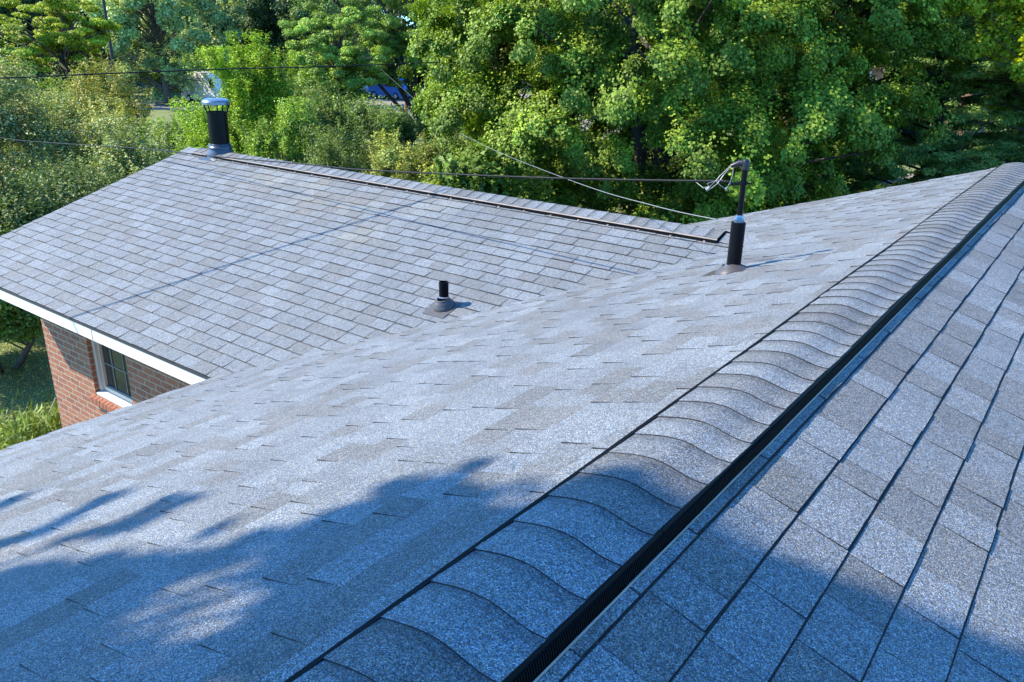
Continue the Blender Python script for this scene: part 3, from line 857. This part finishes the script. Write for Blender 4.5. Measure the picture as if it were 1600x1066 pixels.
GAPS = []   # openings in the foliage: sight gaps to things further back (x, y, z, radius there)
def tree(name, label, cat, base, clumps, leaf, col, nleaf, bark=None, trunk_r=.12, var=.22, yellow=.12, droop=.0, up=.6, flat=.7, ragged=0.0,
         group=None, wl=.75, stems=1, shell=.45, split=None, needle=False, show_branches=True, shoot=0.0, tips=.2, nbr=110):
    """clumps: array (k,4+) of centre xyz and radius; leaves fill the outer part of every clump"""
    root = empty(name, base, label, cat, group)
    cl = np.array(clumps, dtype=float)
    k = len(cl)
    wgt = cl[:, 3] ** 2; cnt = np.maximum((nleaf * wgt / wgt.sum()).astype(int), 8)
    idx = np.repeat(np.arange(k), cnt); n = len(idx)
    cc = cl[idx, :3]; rr = cl[idx, 3:4]
    # each clump gets sub-lobes so its outline is uneven
    nl = 7
    lob = unit(rng.normal(size=(k, nl, 3))); lob[:, :, 2] = np.abs(lob[:, :, 2]) * .8 - .15
    lobr = rng.uniform(.35, .8, (k, nl))
    li = rng.integers(0, nl, n)
    lc = lob[idx, li] * lobr[idx, li][:, None] * .75
    d = unit(rng.normal(size=(n, 3)))
    rad = (shell + (1 - shell) * rng.random((n, 1)) ** .6) * .5
    off = lc + d * rad
    if ragged: off = off * (1 + ragged * (rng.random((n, 1)) ** 6))
    off[:, 2] *= flat
    if shoot: 
        sm = rng.random(n) < shoot
        sc_ = rng.random((n, 1)) ** .7
        ang = rng.random((k, 9)) * 6.283; si = rng.integers(0, 9, n)
        a_ = ang[idx, si]; rr_ = .25 + .6 * ((si * 37 + idx * 11) % 10) / 10
        sx = np.stack([np.cos(a_) * rr_, np.sin(a_) * rr_, np.zeros(n)], 1)
        so_ = sx * (.7 + .6 * sc_) + np.array([[0, 0, 1.0]]) * (.2 + 1.15 * sc_) + rng.normal(0, .07, (n, 3))
        off = np.where(sm[:, None], so_, off)
    C = cc + off * rr
    if droop: C[:, 2] -= droop * rr[:, 0] * (np.hypot(off[:, 0], off[:, 1])) ** 2
    Nn = unit(.55 * unit(off) + np.array([[0, 0, up]]) + rng.normal(0, .42, (n, 3)))
    if cl.shape[1] > 4:
        Nn = unit(unit(C - cl[idx, 4:7]) + np.array([[0, 0, .15]]) + rng.normal(0, .34, (n, 3)))
    A = rng.normal(size=(n, 3)) + np.array([[0, 0, -.7]])
    if needle: A = unit(off * np.array([[1, 1, .2]])) + rng.normal(0, .45, (n, 3)) + np.array([[0, 0, .25]])
    Ls = leaf * rng.uniform(.65, 1.25, n); Wd = Ls * wl * rng.uniform(.8, 1.2, n)
    colr = rotcol(col, n, var, yellow)
    cb = np.exp(rng.normal(0, .18, (k, 1)))
    colr = colr * cb[idx]
    if tips:   # young growth at the tips of each clump is paler and yellower
        tw = np.clip((off[:, 2:3] + .35 * np.linalg.norm(off, axis=1, keepdims=True) - .25) * 1.6, 0, 1) * tips * (.4 + .9 * rng.random((k, 1)))[idx]
        colr = colr * (1 - tw) + colr * np.array([[2.0, 1.55, .9]]) * tw
    keep = np.ones(n, bool)
    for (gx_, gy_, gz_, gr_) in GAPS:
        g0 = np.array([0.808, 0, 1.042]); gd = np.array([gx_, gy_, gz_]) - g0; gl = np.linalg.norm(gd); gd /= gl
        t_ = (C - g0) @ gd; dist = np.linalg.norm(C - g0 - t_[:, None] * gd, axis=1)
        keep &= ~((dist < gr_ * t_ / gl * rng.uniform(.55, 1.25, n)) & (t_ < gl) & (rng.random(n) < .97))
    leaf_mesh('crown', C[keep], Nn[keep], A[keep], Ls[keep], Wd[keep], colr[keep], root, [M_LEAF])
    # trunk and limbs
    mb = MB()
    b = Vector(base)
    cen = Vector(cl[:, :3].mean(axis=0))
    zmin = cl[:, 2].min(); zmax = cl[:, 2].max()
    fork = []
    for s in range(stems):
        t = Vector((random.uniform(-.4, .4) * stems * .5, random.uniform(-.4, .4) * stems * .5, 0))
        sb = b + t * .4
        hz = zmin + (zmax - zmin) * random.uniform(.55, .8)
        tp = Vector((cen.x + t.x * 2, cen.y + t.y * 2, hz))
        pts = []
        for q in range(7):
            f = q / 6
            p = sb.lerp(tp, f) + Vector((math.sin(f * 5 + s) * .12, math.cos(f * 4 + s * 2) * .12, 0)) * f
            pts.append(p)
        mb.tube(pts, [trunk_r * (1 - .72 * q / 6) for q in range(7)], 8)
        fork.append(pts)
    if show_branches:
        order = list(range(k)); random.shuffle(order)
        for i in order[:nbr]:
            e = Vector(cl[i, :3]); pts = fork[i % stems]
            best = None
            hgt = pts[-1].z - pts[0].z
            zz = e.z - (e - pts[3]).length * .45
            q = min(max((zz - pts[0].z) / max(hgt, .1), .18), 1.0) * 6
            a = pts[int(q)].lerp(pts[min(int(q) + 1, 6)], q - int(q))
            mid = a.lerp(e, .5) + Vector((random.uniform(-.1, .1), random.uniform(-.1, .1), random.uniform(-.05, .2))) * (e - a).length * .6
            r0 = trunk_r * .30
            mb.tube([a, mid, e], [r0, r0 * .6, r0 * .18], 5, cap=False)
    mb.build('trunk', bark or M_BARK, root, smooth=True)
    return root

def crown(cx, cy, cz, rx, rz, n, cr, seed=0, lo=-1.0, bias=.45, front=None):
    g = np.random.default_rng(seed)
    out = []
    while len(out) < n:
        v = g.normal(size=3); v /= np.linalg.norm(v)
        r = g.random() ** bias
        if v[2] < lo: continue
        out.append((cx + v[0] * r * rx, cy + v[1] * r * rx, cz + v[2] * r * rz, cr * g.uniform(.6, 1.3)))
    return np.array(out)

GAPS += [(-43.2, 60.2, -3.0, 1.3), (-12.17, 53.44, -.45, .75), (-61.9, 40.5, -3.0, 1.9)]

# big maple: tiers of pointed tufts, each tuft a dome of small leaves with a hanging skirt
def maple_clumps():
    g = np.random.default_rng(21)
    out = []
    cx, cy = -7.7, 16.8
    tufts = []
    tries = 0
    while len(tufts) < 150 and tries < 20000:
        tries += 1
        v = g.normal(size=3); v /= np.linalg.norm(v)
        toward = v[0] * .30 + v[1] * -.95
        if toward < -.30 and g.random() < .8: continue
        r = g.uniform(.70, 1.08)
        p = np.array([cx + v[0] * r * 4.9, cy + v[1] * r * 4.4, .8 + v[2] * r * (5.2 if v[2] > 0 else 4.0)])
        if p[2] < -3.2: continue
        if any(np.linalg.norm((p - q) * np.array([1, 1, .7])) < 1.16 for q in tufts): continue
        tufts.append(p)
    for p in tufts:
        s = g.uniform(.85, 1.5)
        o = p - np.array([cx, cy, p[2]]); o /= np.linalg.norm(o)
        tc_ = (p[0] - o[0] * .35 * s, p[1] - o[1] * .35 * s, p[2] - .45 * s)
        out.append((p[0], p[1], p[2] + .22 * s, .32 * s, *tc_))
        for q in range(12):
            f = g.random()
            a = g.random() * 6.283; w = (.14 + .46 * f ** .8) * s
            out.append((p[0] + math.cos(a) * w + o[0] * .15 * f, p[1] + math.sin(a) * w + o[1] * .15 * f, p[2] + (.22 - .62 * f * f - .06 * f) * s, g.uniform(.24, .36) * s, *tc_))
    for q in range(70):
        v = g.normal(size=3); v /= np.linalg.norm(v); r = g.uniform(.35, .72)
        z = .8 + v[2] * r * 4.6
        if z < -3: continue
        out.append((cx + v[0] * r * 4.9, cy + v[1] * r * 4.4, z, g.uniform(.5, .8), cx, cy, z - 1))
    return np.array(out)
mc = maple_clumps()
tree('maple_tree', 'large bright green maple with layered drooping leaf clumps behind the wing ridge', 'tree', (-7.9, 16.8, ZG), mc, .058, (.088, .150, .022), 900000,
     bark=M_BARKD, trunk_r=.26, var=.22, yellow=.09, droop=.35, up=.5, flat=1.0, wl=.9, shell=.35, stems=2, shoot=.10, tips=.5, nbr=24)

# bushes at the left beyond the rake
def bush(name, label, az, r, top, rad, col, nl, leaf=.07, low=None, n=34, cr=None, seed=0, var=.28, yellow=.12, wl=.5, shoot=.3, cat='shrub', tr=.06, up=.6, ragged=.25, bark=None, flat=.95, base=None, bias=.32, stems=3, rr=None):
    x, y = pol(az, r)
    lo_ = ZG + .3 if low is None else low
    hz = (top - lo_) / 2
    cz = (top + lo_) / 2
    cr = cr or rad * .36
    cl = crown(x, y, cz, max(rad - cr * .6, .1), max(hz - cr * .8, .1), n, cr, seed=seed, bias=bias)
    return tree(name, label, cat, (x, y, ZG), cl, leaf, col, nl, trunk_r=tr, var=var, yellow=yellow, up=up, wl=wl, shoot=shoot, ragged=ragged, group=None, bark=bark, flat=flat, stems=stems)
GG = (.170, .198, .100)   # grey green
bush('shrub', 'big grey-green shrub at the left edge, tallest of the silvery ones', 67.5, 22, .55, 2.1, GG, 60000, .075, seed=1, yellow=.03, shoot=.10)
bush('shrub', 'grey-green shrub cut by the left edge of the picture above the roof rake', 73.0, 19.5, .35, 1.9, GG, 40000, .07, seed=2, yellow=.03, shoot=.10)
bush('shrub', 'pale grey-green shrub between the silvery shrub and the flue', 63.6, 24, -.15, 1.3, (0.189, 0.220, 0.081), 30000, .07, seed=3)
bush('shrub', 'silvery shrub with arching twigs just left of the flue', 62.0, 19.5, -.80, 1.25, (0.174, 0.220, 0.108), 30000, .065, seed=4)
bush('shrub', 'dark low shrub along the left rake, lowest of the shrubs', 70.0, 18.6, -1.33, 1.32, (0.087, 0.142, 0.061), 28000, .06, seed=5)
bush('shrub', 'rounded green shrub touching the rake left of the wing ridge end', 65.2, 18.8, -1.42, 1.18, (0.109, 0.170, 0.068), 26000, .06, seed=6)
bush('shrub', 'dark shrub filling the gap under the silvery shrubs', 67.0, 18, -1.3, 1.8, (0.065, 0.106, 0.047), 30000, .07, seed=46)
bush('small_tree', 'olive and brown twiggy tree beyond the silvery shrubs', 62.6, 33, .5, 1.7, (0.189, 0.192, 0.054), 26000, .085, seed=7, cat='tree', tr=.09)
bush('small_tree', 'bright yellow-green tree with upright shoots right behind the flue', 55.0, 26, 1.10, 2.0, (0.152, 0.263, 0.024), 75000, .08, seed=8, cat='tree', tr=.1, yellow=.25, shoot=.4)
bush('shrub', 'bright green shrub left of the flue against the pale driveway', 59.2, 21.5, -.80, 1.05, (0.145, 0.256, 0.027), 34000, .07, seed=9, yellow=.25, shoot=.35)
bush('shrub', 'low bright green shrub behind the flue pipe', 56.3, 19.5, -.95, 1.4, (0.138, 0.241, 0.027), 40000, .065, seed=10, yellow=.25)
bush('shrub', 'mid green leafy shrub right of the flue', 52.3, 22, -.45, 1.25, (0.123, 0.213, 0.041), 36000, .07, seed=11)
bush('shrub', 'dark olive shrub with reddish tips over the wing ridge', 50.0, 18.5, -1.05, 1.15, (0.087, 0.135, 0.047), 34000, .06, seed=12, yellow=.15)
bush('shrub', 'tall dark green shrub in front of the honey locust', 48.6, 24, -.30, 1.25, (0.087, 0.142, 0.047), 34000, .075, seed=13)
bush('shrub', 'pale yellow-green shrub with upright twigs over the middle of the wing ridge', 46.0, 17, -1.0, .85, (0.217, 0.248, 0.081), 24000, .06, seed=14)
bush('shrub', 'low dark shrub with feathery twigs behind the pale twiggy one', 47.2, 20.5, -.95, 1.2, (0.058, 0.099, 0.034), 26000, .06, seed=15)
bush('shrub', 'light olive shrub left of the maple', 43.5, 19.5, -1.05, 1.0, (0.189, 0.227, 0.068), 28000, .065, seed=16)
bush('shrub', 'yellowish shrub tucked under the left side of the maple', 41.5, 16.5, -1.35, .95, (0.174, 0.241, 0.054), 26000, .07, seed=17)
bush('young_maple', 'young maple with broad leaves beside the left foot of the big maple', 38.6, 14.6, -.75, 1.1, (.060, .110, .022), 26000, .12, seed=18, cat='tree', wl=.95, shoot=.2)
bush('shrub', 'dark cedar-like shrub at the paved lot left of the locust trunk', 44.6, 40, -2.2, 1.2, (0.051, 0.099, 0.041), 12000, .10, seed=19)
bush('shrub', 'dark round shrub at the paved lot right of the locust trunk', 42.0, 42, -2.1, 1.3, (0.058, 0.106, 0.041), 12000, .10, seed=20)
bush('shrub', 'leafy dark green bush beside the brick wall corner', 71.5, 15.2, -2.3, 1.25, (0.087, 0.163, 0.041), 30000, .075, seed=22, n=50, shoot=.15)
bush('shrub', 'deep green bush behind the one at the brick corner', 74.5, 15.6, -2.0, 1.5, (0.072, 0.142, 0.038), 24000, .075, seed=23, shoot=.15)

# yellow-green weeds by the wall
g = np.random.default_rng(5)
n = 15000
wx = -8.6 - np.abs(g.normal(0, .95, n)) ; wy = 3.55 + g.normal(0, .42, n) - (wx + 8.75) * .12
hgt = g.uniform(.25, 1.1, n) * np.exp(-((wx + 8.8) / 1.25) ** 2) + .08
zz = ZG + hgt * g.random(n) ** .7
C = np.stack([wx, wy, zz + .06], 1)
Nn = unit(g.normal(size=(n, 3)) + np.array([[0, -.4, .5]])); A = unit(g.normal(0, .35, (n, 3)) + np.array([[0, 0, 1.0]]))
Ls = g.uniform(.10, .20, n)
o = leaf_mesh('weeds', C, Nn, A, Ls, Ls * .16, rotcol((.12, .17, .04), n, .25, .3), None, [M_LEAF]); tag(o, kind='stuff'); o['label'] = 'clump of yellow-green weeds growing against the brick corner'
# short grass near the house
n = 26000
gx = g.uniform(-15, -8.4, n); gy = g.uniform(1.5, 8.5, n)
C = np.stack([gx, gy, ZG + g.uniform(.01, .06, n)], 1)
Nn = unit(g.normal(size=(n, 3)) + np.array([[0, -.3, .4]])); A = unit(g.normal(0, .8, (n, 3)) + np.array([[0, 0, 1.0]]))
Ls = g.uniform(.05, .11, n)
o = leaf_mesh('grass', C, Nn, A, Ls, Ls * .14, rotcol((0.203, 0.206, 0.081), n, .35, .2), None, [M_LEAF]); tag(o, kind='stuff'); o['label'] = 'short dry grass beside the brick wing'

# trees further off
def far(name, label, az, r, top, low, rad, col, nl, leaf, seed, n=60, tr=.2, cr=None, shoot=.15, var=.22, yellow=.08, wl=.7, flat=.75, bark=None, bias=.4, stems=1, droop=0):
    x, y = pol(az, r)
    cr = cr or rad * .32
    cl = crown(x, y, (top + low) / 2, rad, (top - low) / 2, n, cr, seed=seed, bias=bias)
    return tree(name, label, 'tree', (x, y, ZG), cl, leaf, col, nl, trunk_r=tr, var=var, yellow=yellow, wl=wl, flat=flat, shoot=shoot, bark=bark, stems=stems, droop=droop)
far('locust_tree', 'golden-green locust tree with a flat airy crown and visible limbs, top left', 65.2, 52, 2.9, -1.9, 3.1, (0.246, 0.298, 0.027), 75000, .11, 31, n=110, cr=.68, flat=.45, yellow=.4, tr=.16, shoot=0)
far('locust_tree', 'smaller yellow-green locust at the top left edge', 68.6, 50, 1.3, -2.5, 2.2, (0.203, 0.284, 0.041), 26000, .11, 32, n=50, cr=.6, flat=.5, yellow=.3, tr=.14, shoot=0)
far('willow_tree', 'pale grey-green tree with cloud-like clumps behind the olive tree', 59.5, 72, 7.0, -4.3, 5.4, (0.235, 0.306, 0.155), 70000, .20, 33, n=90, cr=1.3, tr=.3)
far('willow_tree', 'smaller pale grey tree beside the dark trees', 57.0, 80, 6.5, -3.8, 3.6, (0.196, 0.269, 0.146), 40000, .20, 34, n=60, cr=1.1, tr=.25)
far('dark_tree', 'dark blue-green tree above the bright yellow-green tree', 54.2, 88, 10, -4.0, 5.0, (0.051, 0.092, 0.047), 46000, .24, 35, cr=1.5, tr=.3, bark=M_BARKD)
far('dark_tree', 'dark tree left of the honey locust', 51.2, 84, 10, -4.0, 4.6, (0.051, 0.099, 0.047), 46000, .24, 36, cr=1.4, tr=.3, bark=M_BARKD)
far('locust_tree', 'light green feathery locust between the dark trees and the honey locust', 48.6, 44, 2.4, -2.4, 2.6, (.20, .30, .07), 80000, .10, 41, n=130, cr=.6, flat=.62, yellow=.2, tr=.14, shoot=0)
far('green_tree', 'mid green tree beside the honey locust, behind the cable', 48.8, 72, 8, -3.6, 3.4, (0.102, 0.170, 0.061), 36000, .2, 37, cr=1.1, tr=.25)
far('dark_tree', 'dark tree behind the golden locust', 66.5, 84, 9, -4.0, 5.2, (0.051, 0.085, 0.047), 46000, .24, 38, cr=1.5, tr=.3, bark=M_BARKD)
far('dark_tree', 'dark tree between the golden locust and the pale willow', 62.6, 92, 10, -4.0, 5.0, (0.051, 0.085, 0.054), 46000, .24, 39, cr=1.5, tr=.3, bark=M_BARKD)
far('dark_tree', 'dark tree behind the golden locust at the left edge', 70.2, 80, 9, -4.0, 5.0, (0.058, 0.099, 0.047), 40000, .24, 40, cr=1.5, tr=.3, bark=M_BARKD)

# honey locust: several leaning limbs from a low fork, feathery flat sprays
hx, hy = pol(42.9, 46)
g = np.random.default_rng(77)
cl = []
limbs = []
for k in range(9):
    az = 43 + (k - 4) * .0
    side = (k - 5.4) / 4.4
    L_ = 8.0 - abs(side) * 1.2
    ex = hx - math.cos(R(43)) * (-side) * 5.2 + g.uniform(-.6, .6); ey = hy - math.sin(R(43)) * (-side) * 5.2 + g.uniform(-1.5, 1.5)
    ez = ZG + 1 + L_ * g.uniform(.75, 1.1)
    limbs.append((ex, ey, ez))
    for q in range(24):
        f = g.uniform(.34, 1.08)
        px = hx + (ex - hx) * f + g.normal(0, .75); py = hy + (ey - hy) * f + g.normal(0, .75); pz = ZG + .9 + (ez - ZG - .9) * f ** .85 + g.normal(0, .7)
        cl.append((px, py, pz, g.uniform(.4, .85)))
hl = tree('honey_locust', 'airy honey locust with feathery layered sprays and dark limbs forking low beside the maple', 'tree', (hx, hy, ZG), np.array(cl), .085, (.15, .24, .055), 170000, trunk_r=.16, flat=.62, up=.8, yellow=.12, shoot=0, stems=1, bark=M_BARKD, wl=.5, shell=.1, show_branches=False)
mb = MB()
for (ex, ey, ez) in limbs:
    a = Vector((hx, hy, ZG + .2)); e = Vector((ex, ey, ez))
    pts = [a, a.lerp(e, .12) + Vector((0, 0, .1)), a.lerp(e, .4) + Vector((g.uniform(-.3, .3), g.uniform(-.3, .3), .25)), a.lerp(e, .7) + Vector((g.uniform(-.3, .3), 0, .3)), e]
    mb.tube(pts, [.15, .12, .085, .05, .015], 6)
    for q in range(7):
        f = g.uniform(.35, .9); s = a.lerp(e, f) + Vector((0, 0, .28)); t_ = s + Vector((g.normal(0, 1.1), g.normal(0, 1.1), g.uniform(.1, 1.0)))
        mb.tube([s, s.lerp(t_, .5) + Vector((0, 0, .12)), t_], [.03, .02, .006], 5)
mb.build('limb', M_BARKD, hl)

# white pine at the right: long flat boughs
def pine(name, label, az, r, top, rad, col, nl, seed, low=-4.0, leaf=.12, nb=70):
    x, y = pol(az, r); g = np.random.default_rng(seed)
    cl = []; boughs = []
    for b in range(nb):
        z = low + (top - low) * (b + g.random()) / nb
        a = g.random() * 6.283; Lb = rad * (1.05 - .40 * (z - low) / (top - low)) * g.uniform(.65, 1.15)
        d = np.array([math.cos(a), math.sin(a)])
        boughs.append((a, Lb, z))
        for q in range(9):
            f = .22 + .82 * (q + g.random()) / 9
            cl.append((x + d[0] * Lb * f + g.normal(0, .28), y + d[1] * Lb * f + g.normal(0, .28), z + .35 * math.sin(f * 2.6) + g.normal(0, .08), g.uniform(.34, .60) * (1.15 - .35 * f)))
    t = tree(name, label, 'tree', (x, y, ZG), np.array(cl), leaf, col, nl, trunk_r=.20, flat=.42, up=.5, var=.2, yellow=.05, wl=.24, shell=.1, needle=True, show_branches=False, bark=M_BARKD)
    mb = MB()
    for a, Lb, z in boughs:
        mb.tube([(x, y, z - .15), (x + math.cos(a) * Lb * .5, y + math.sin(a) * Lb * .5, z + .2), (x + math.cos(a) * Lb * .97, y + math.sin(a) * Lb * .97, z + .2)], [.035, .02, .006], 5)
    mb.build('limb', M_BARKD, t)
    return t
pine('pine_tree', 'dark white pine with long flat feathery boughs right of the maple', 10.2, 24, 8, 3.9, (.14, .235, .085), 360000, 51, nb=150)
pine('pine_tree', 'second dark pine partly hidden at the right edge of the picture', 3.6, 22.5, 5, 3.0, (.14, .235, .085), 180000, 52, nb=95)
pine('pine_tree', 'dark pine between the white pine and the maple, set further back', 13.2, 29, 8, 3.4, (.11, .19, .07), 150000, 59, nb=95)
far('yellow_maple', 'yellow-green broadleaf tree glowing at the right edge behind the pines', 6.0, 31, 7.5, -1.6, 3.0, (0.217, 0.284, 0.027), 60000, .13, 53, n=90, cr=.85, yellow=.4, tr=.2, wl=.9)
bush('small_tree', 'bright yellow-green branch tips hanging in at the right edge before the pines', 2.4, 19.5, 4.0, 2.9, (.24, .31, .03), 90000, .085, seed=71, low=-.15, cat='tree', yellow=.35, wl=.8, n=70, cr=.42, shoot=.1)
far('green_tree', 'yellow-topped tree above the white pine', 9.0, 42, 9, .2, 3.4, (0.203, 0.284, 0.027), 44000, .15, 54, n=60, cr=.95, yellow=.4, tr=.2, wl=.9)
far('dark_tree', 'dark broadleaf tree between the maple and the white pine', 15.4, 25.5, 9, -3.4, 3.8, (0.051, 0.106, 0.030), 80000, .13, 55, n=110, cr=.95, tr=.25, bark=M_BARKD, wl=.9)
far('dark_tree', 'deep green tree standing far behind the right side of the maple', 20, 34, 10, -2.6, 5, (0.051, 0.106, 0.030), 60000, .16, 56, n=90, cr=1.2, tr=.25, bark=M_BARKD, wl=.9)
far('dark_tree', 'dark tree behind the yellow-green tree at the right edge', 2.5, 44, 10, -2.5, 5.5, (0.058, 0.114, 0.034), 50000, .2, 57, n=70, cr=1.4, tr=.25, bark=M_BARKD, wl=.9)
far('green_tree', 'dense green tree filling in behind the left flank of the maple', 37.2, 23.5, 4, -3.9, 2.6, (.08, .14, .03), 60000, .12, 60, n=80, cr=.8, tr=.18, wl=.8)
far('green_tree', 'green tree hidden behind the left half of the maple', 33, 32, 9, -3, 4.6, (0.065, 0.128, 0.034), 60000, .16, 58, n=90, cr=1.1, tr=.25, wl=.9)

# thicket of look-alike shrubs filling the middle distance
THICK = ['leafy shrub at the left edge between the silver shrubs and the golden locusts', 'leafy shrub under the left side of the golden locust', 'leafy shrub under the right side of the golden locust beside the olive tree',
 'low leafy shrub behind the flue cap in front of the white van', 'leafy shrub directly behind the bright yellow-green tree', 'leafy shrub just right of the bright yellow-green tree', 'leafy shrub at the foot of the dark tree left of the honey locust',
 'leafy shrub left of the honey locust trunks', 'low leafy shrub in front of the honey locust trunks', 'leafy shrub at the foot of the olive twiggy tree', 'dark leafy shrub at the far left foot of the big maple', 'dark leafy shrub under the left skirt of the big maple',
 'low dark shrub beyond the roof rake right of the maple trunk', 'dark shrub farther back behind the right skirt of the maple', 'dark shrub at the foot of the distant brick house', 'dark shrub behind the trunk of the white pine', 'dark shrub between the two pines',
 'dark shrub at the right edge behind the second pine', 'dark leafy shrub behind the mast top under the maple', 'dark leafy shrub behind the middle of the maple just above the roof']
k_ = 0
for az, r, top, rad in ((71, 30, -.6, 2.6), (67.5, 34, -.9, 2.6), (64.2, 40, -1.0, 2.6), (57.4, 33, -2.0, 1.5), (55, 38, -1.2, 2.4), (52, 34, -1.0, 2.4), (50.4, 42, -1.2, 2.6), (47.8, 33, -1.5, 2.0),
                        (46.2, 40, -2.3, 1.6), (62.3, 26, -1.5, 1.5), (39.3, 30, -1.8, 2.2), (36, 26, -1.6, 2.4), (20, 24, -2.2, 2.2), (16, 30, -1.8, 2.5), (13, 37, -1.6, 2.6), (8.5, 38, -1.4, 2.6), (4.5, 37, -1.2, 2.6), (1.5, 33, -1.4, 2.4), (23.5, 28, -2.0, 2.6), (28, 27, -2.0, 2.6)):
    dark = az < 32
    t = bush('shrub', THICK[k_], az, r, top, rad, (.06, .105, .03) if dark else (.11, .17, .05), 17000, .11, seed=200 + k_, n=26, cr=rad * .42, shoot=.2)
    t['group'] = 'thicket shrubs in the middle distance'
    k_ += 1

# far woods as one mass
g = np.random.default_rng(99)
cl = []
for k in range(760):
    az = g.uniform(-4, 78); r = g.uniform(102, 125); x, y = pol(az, r)
    cl.append((x, y, g.uniform(-4, 13), g.uniform(2.2, 4.2)))
cl = np.array(cl); k = len(cl); n = 300000
idx = g.integers(0, k, n); d = unit(g.normal(size=(n, 3))) * (.5 + .5 * g.random((n, 1)))
C = cl[idx, :3] + d * cl[idx, 3:4]
Nn = unit(d + np.array([[0, 0, .6]]) + g.normal(0, .4, (n, 3)))
Ls = g.uniform(.35, .75, n)
o = leaf_mesh('distant_woods', C, Nn, g.normal(size=(n, 3)), Ls, Ls * .8, rotcol((.055, .09, .045), n, .25, .05) * np.exp(g.normal(0, .25, (k, 1)))[idx], None, [M_LEAF])
tag(o, kind='stuff'); o['label'] = 'dark woods far behind the garden trees'

# trees behind the camera that shade the near end of the roof
def shade_clumps():
    g = np.random.default_rng(61)
    bx = [-3.5, -1.89, -1.54, -1.19, -1.0, -.85, -.74, -.47, -.42, -.25, -.16, -.08, .04, .21, .28, .43, .63, .87, 1.6, 2.2]
    by = [.60, .78, .94, 1.08, 1.20, 1.50, 1.78, 1.84, 1.55, 1.50, 1.74, 1.83, 1.83, 1.62, 1.78, 1.83, 1.89, 2.06, 2.5, 2.6]
    holes = [(-.68, .74, .02)]
    def back(x, y, t):
        z = -m1 * abs(x)
        return (x - S.x * t, y - S.y * t, z - S.z * t)
    out = []; tries = 0
    while len(out) < 1200 and tries < 60000:
        tries += 1
        r = g.uniform(.10, .34) if len(out) > 240 else g.uniform(.08, .16)
        x = g.uniform(-3.2, 2.0); y = g.uniform(-1.5, 2.6) if len(out) > 240 else np.interp(x, bx, by) - g.uniform(.08, .45)
        ok = True
        for k in range(10):
            a = k * .628; px = x + math.cos(a) * r * 1.25; py = y + math.sin(a) * r * 1.25
            if py > np.interp(px, bx, by): ok = False; break
        for hx_, hy_, hr_ in holes:
            if math.hypot(x - hx_, y - hy_) < hr_ + r: ok = False
        if not ok: continue
        out.append((*back(x, y, g.uniform(8.6, 11)), r))
    for line, r in (([(-2.62, .95), (-2.70, 1.05), (-2.77, 1.16)], .07), ([(-2.2, .72), (-2.03, .85), (-1.98, 1.0), (-2.04, 1.18), (-2.10, 1.30)], .085),
                    ([(-1.75, .92), (-1.62, 1.06), (-1.66, 1.22), (-1.69, 1.32)], .06), ([(-1.56, 1.0), (-1.55, 1.15), (-1.54, 1.34)], .065), ([(-1.12, 1.08), (-1.15, 1.22)], .05)):
        for a, b in zip(line[:-1], line[1:]):
            for f in (0, .33, .66):
                out.append((*back(a[0] + (b[0] - a[0]) * f, a[1] + (b[1] - a[1]) * f, 9.6 + g.uniform(-.1, .1)), r))
    return np.array(out)
sc_ = shade_clumps()
cx_, cy_ = float(sc_[:, 0].mean()), float(sc_[:, 1].mean())
tree('shade_tree', 'tall tree behind the viewpoint whose crown shades the near end of the roof', 'tree', (cx_, cy_ - 1.2, ZG), sc_, .075, (.07, .15, .03), 270000, trunk_r=.22, shoot=.08, wl=.8, ragged=.15, flat=1.0, shell=.1)
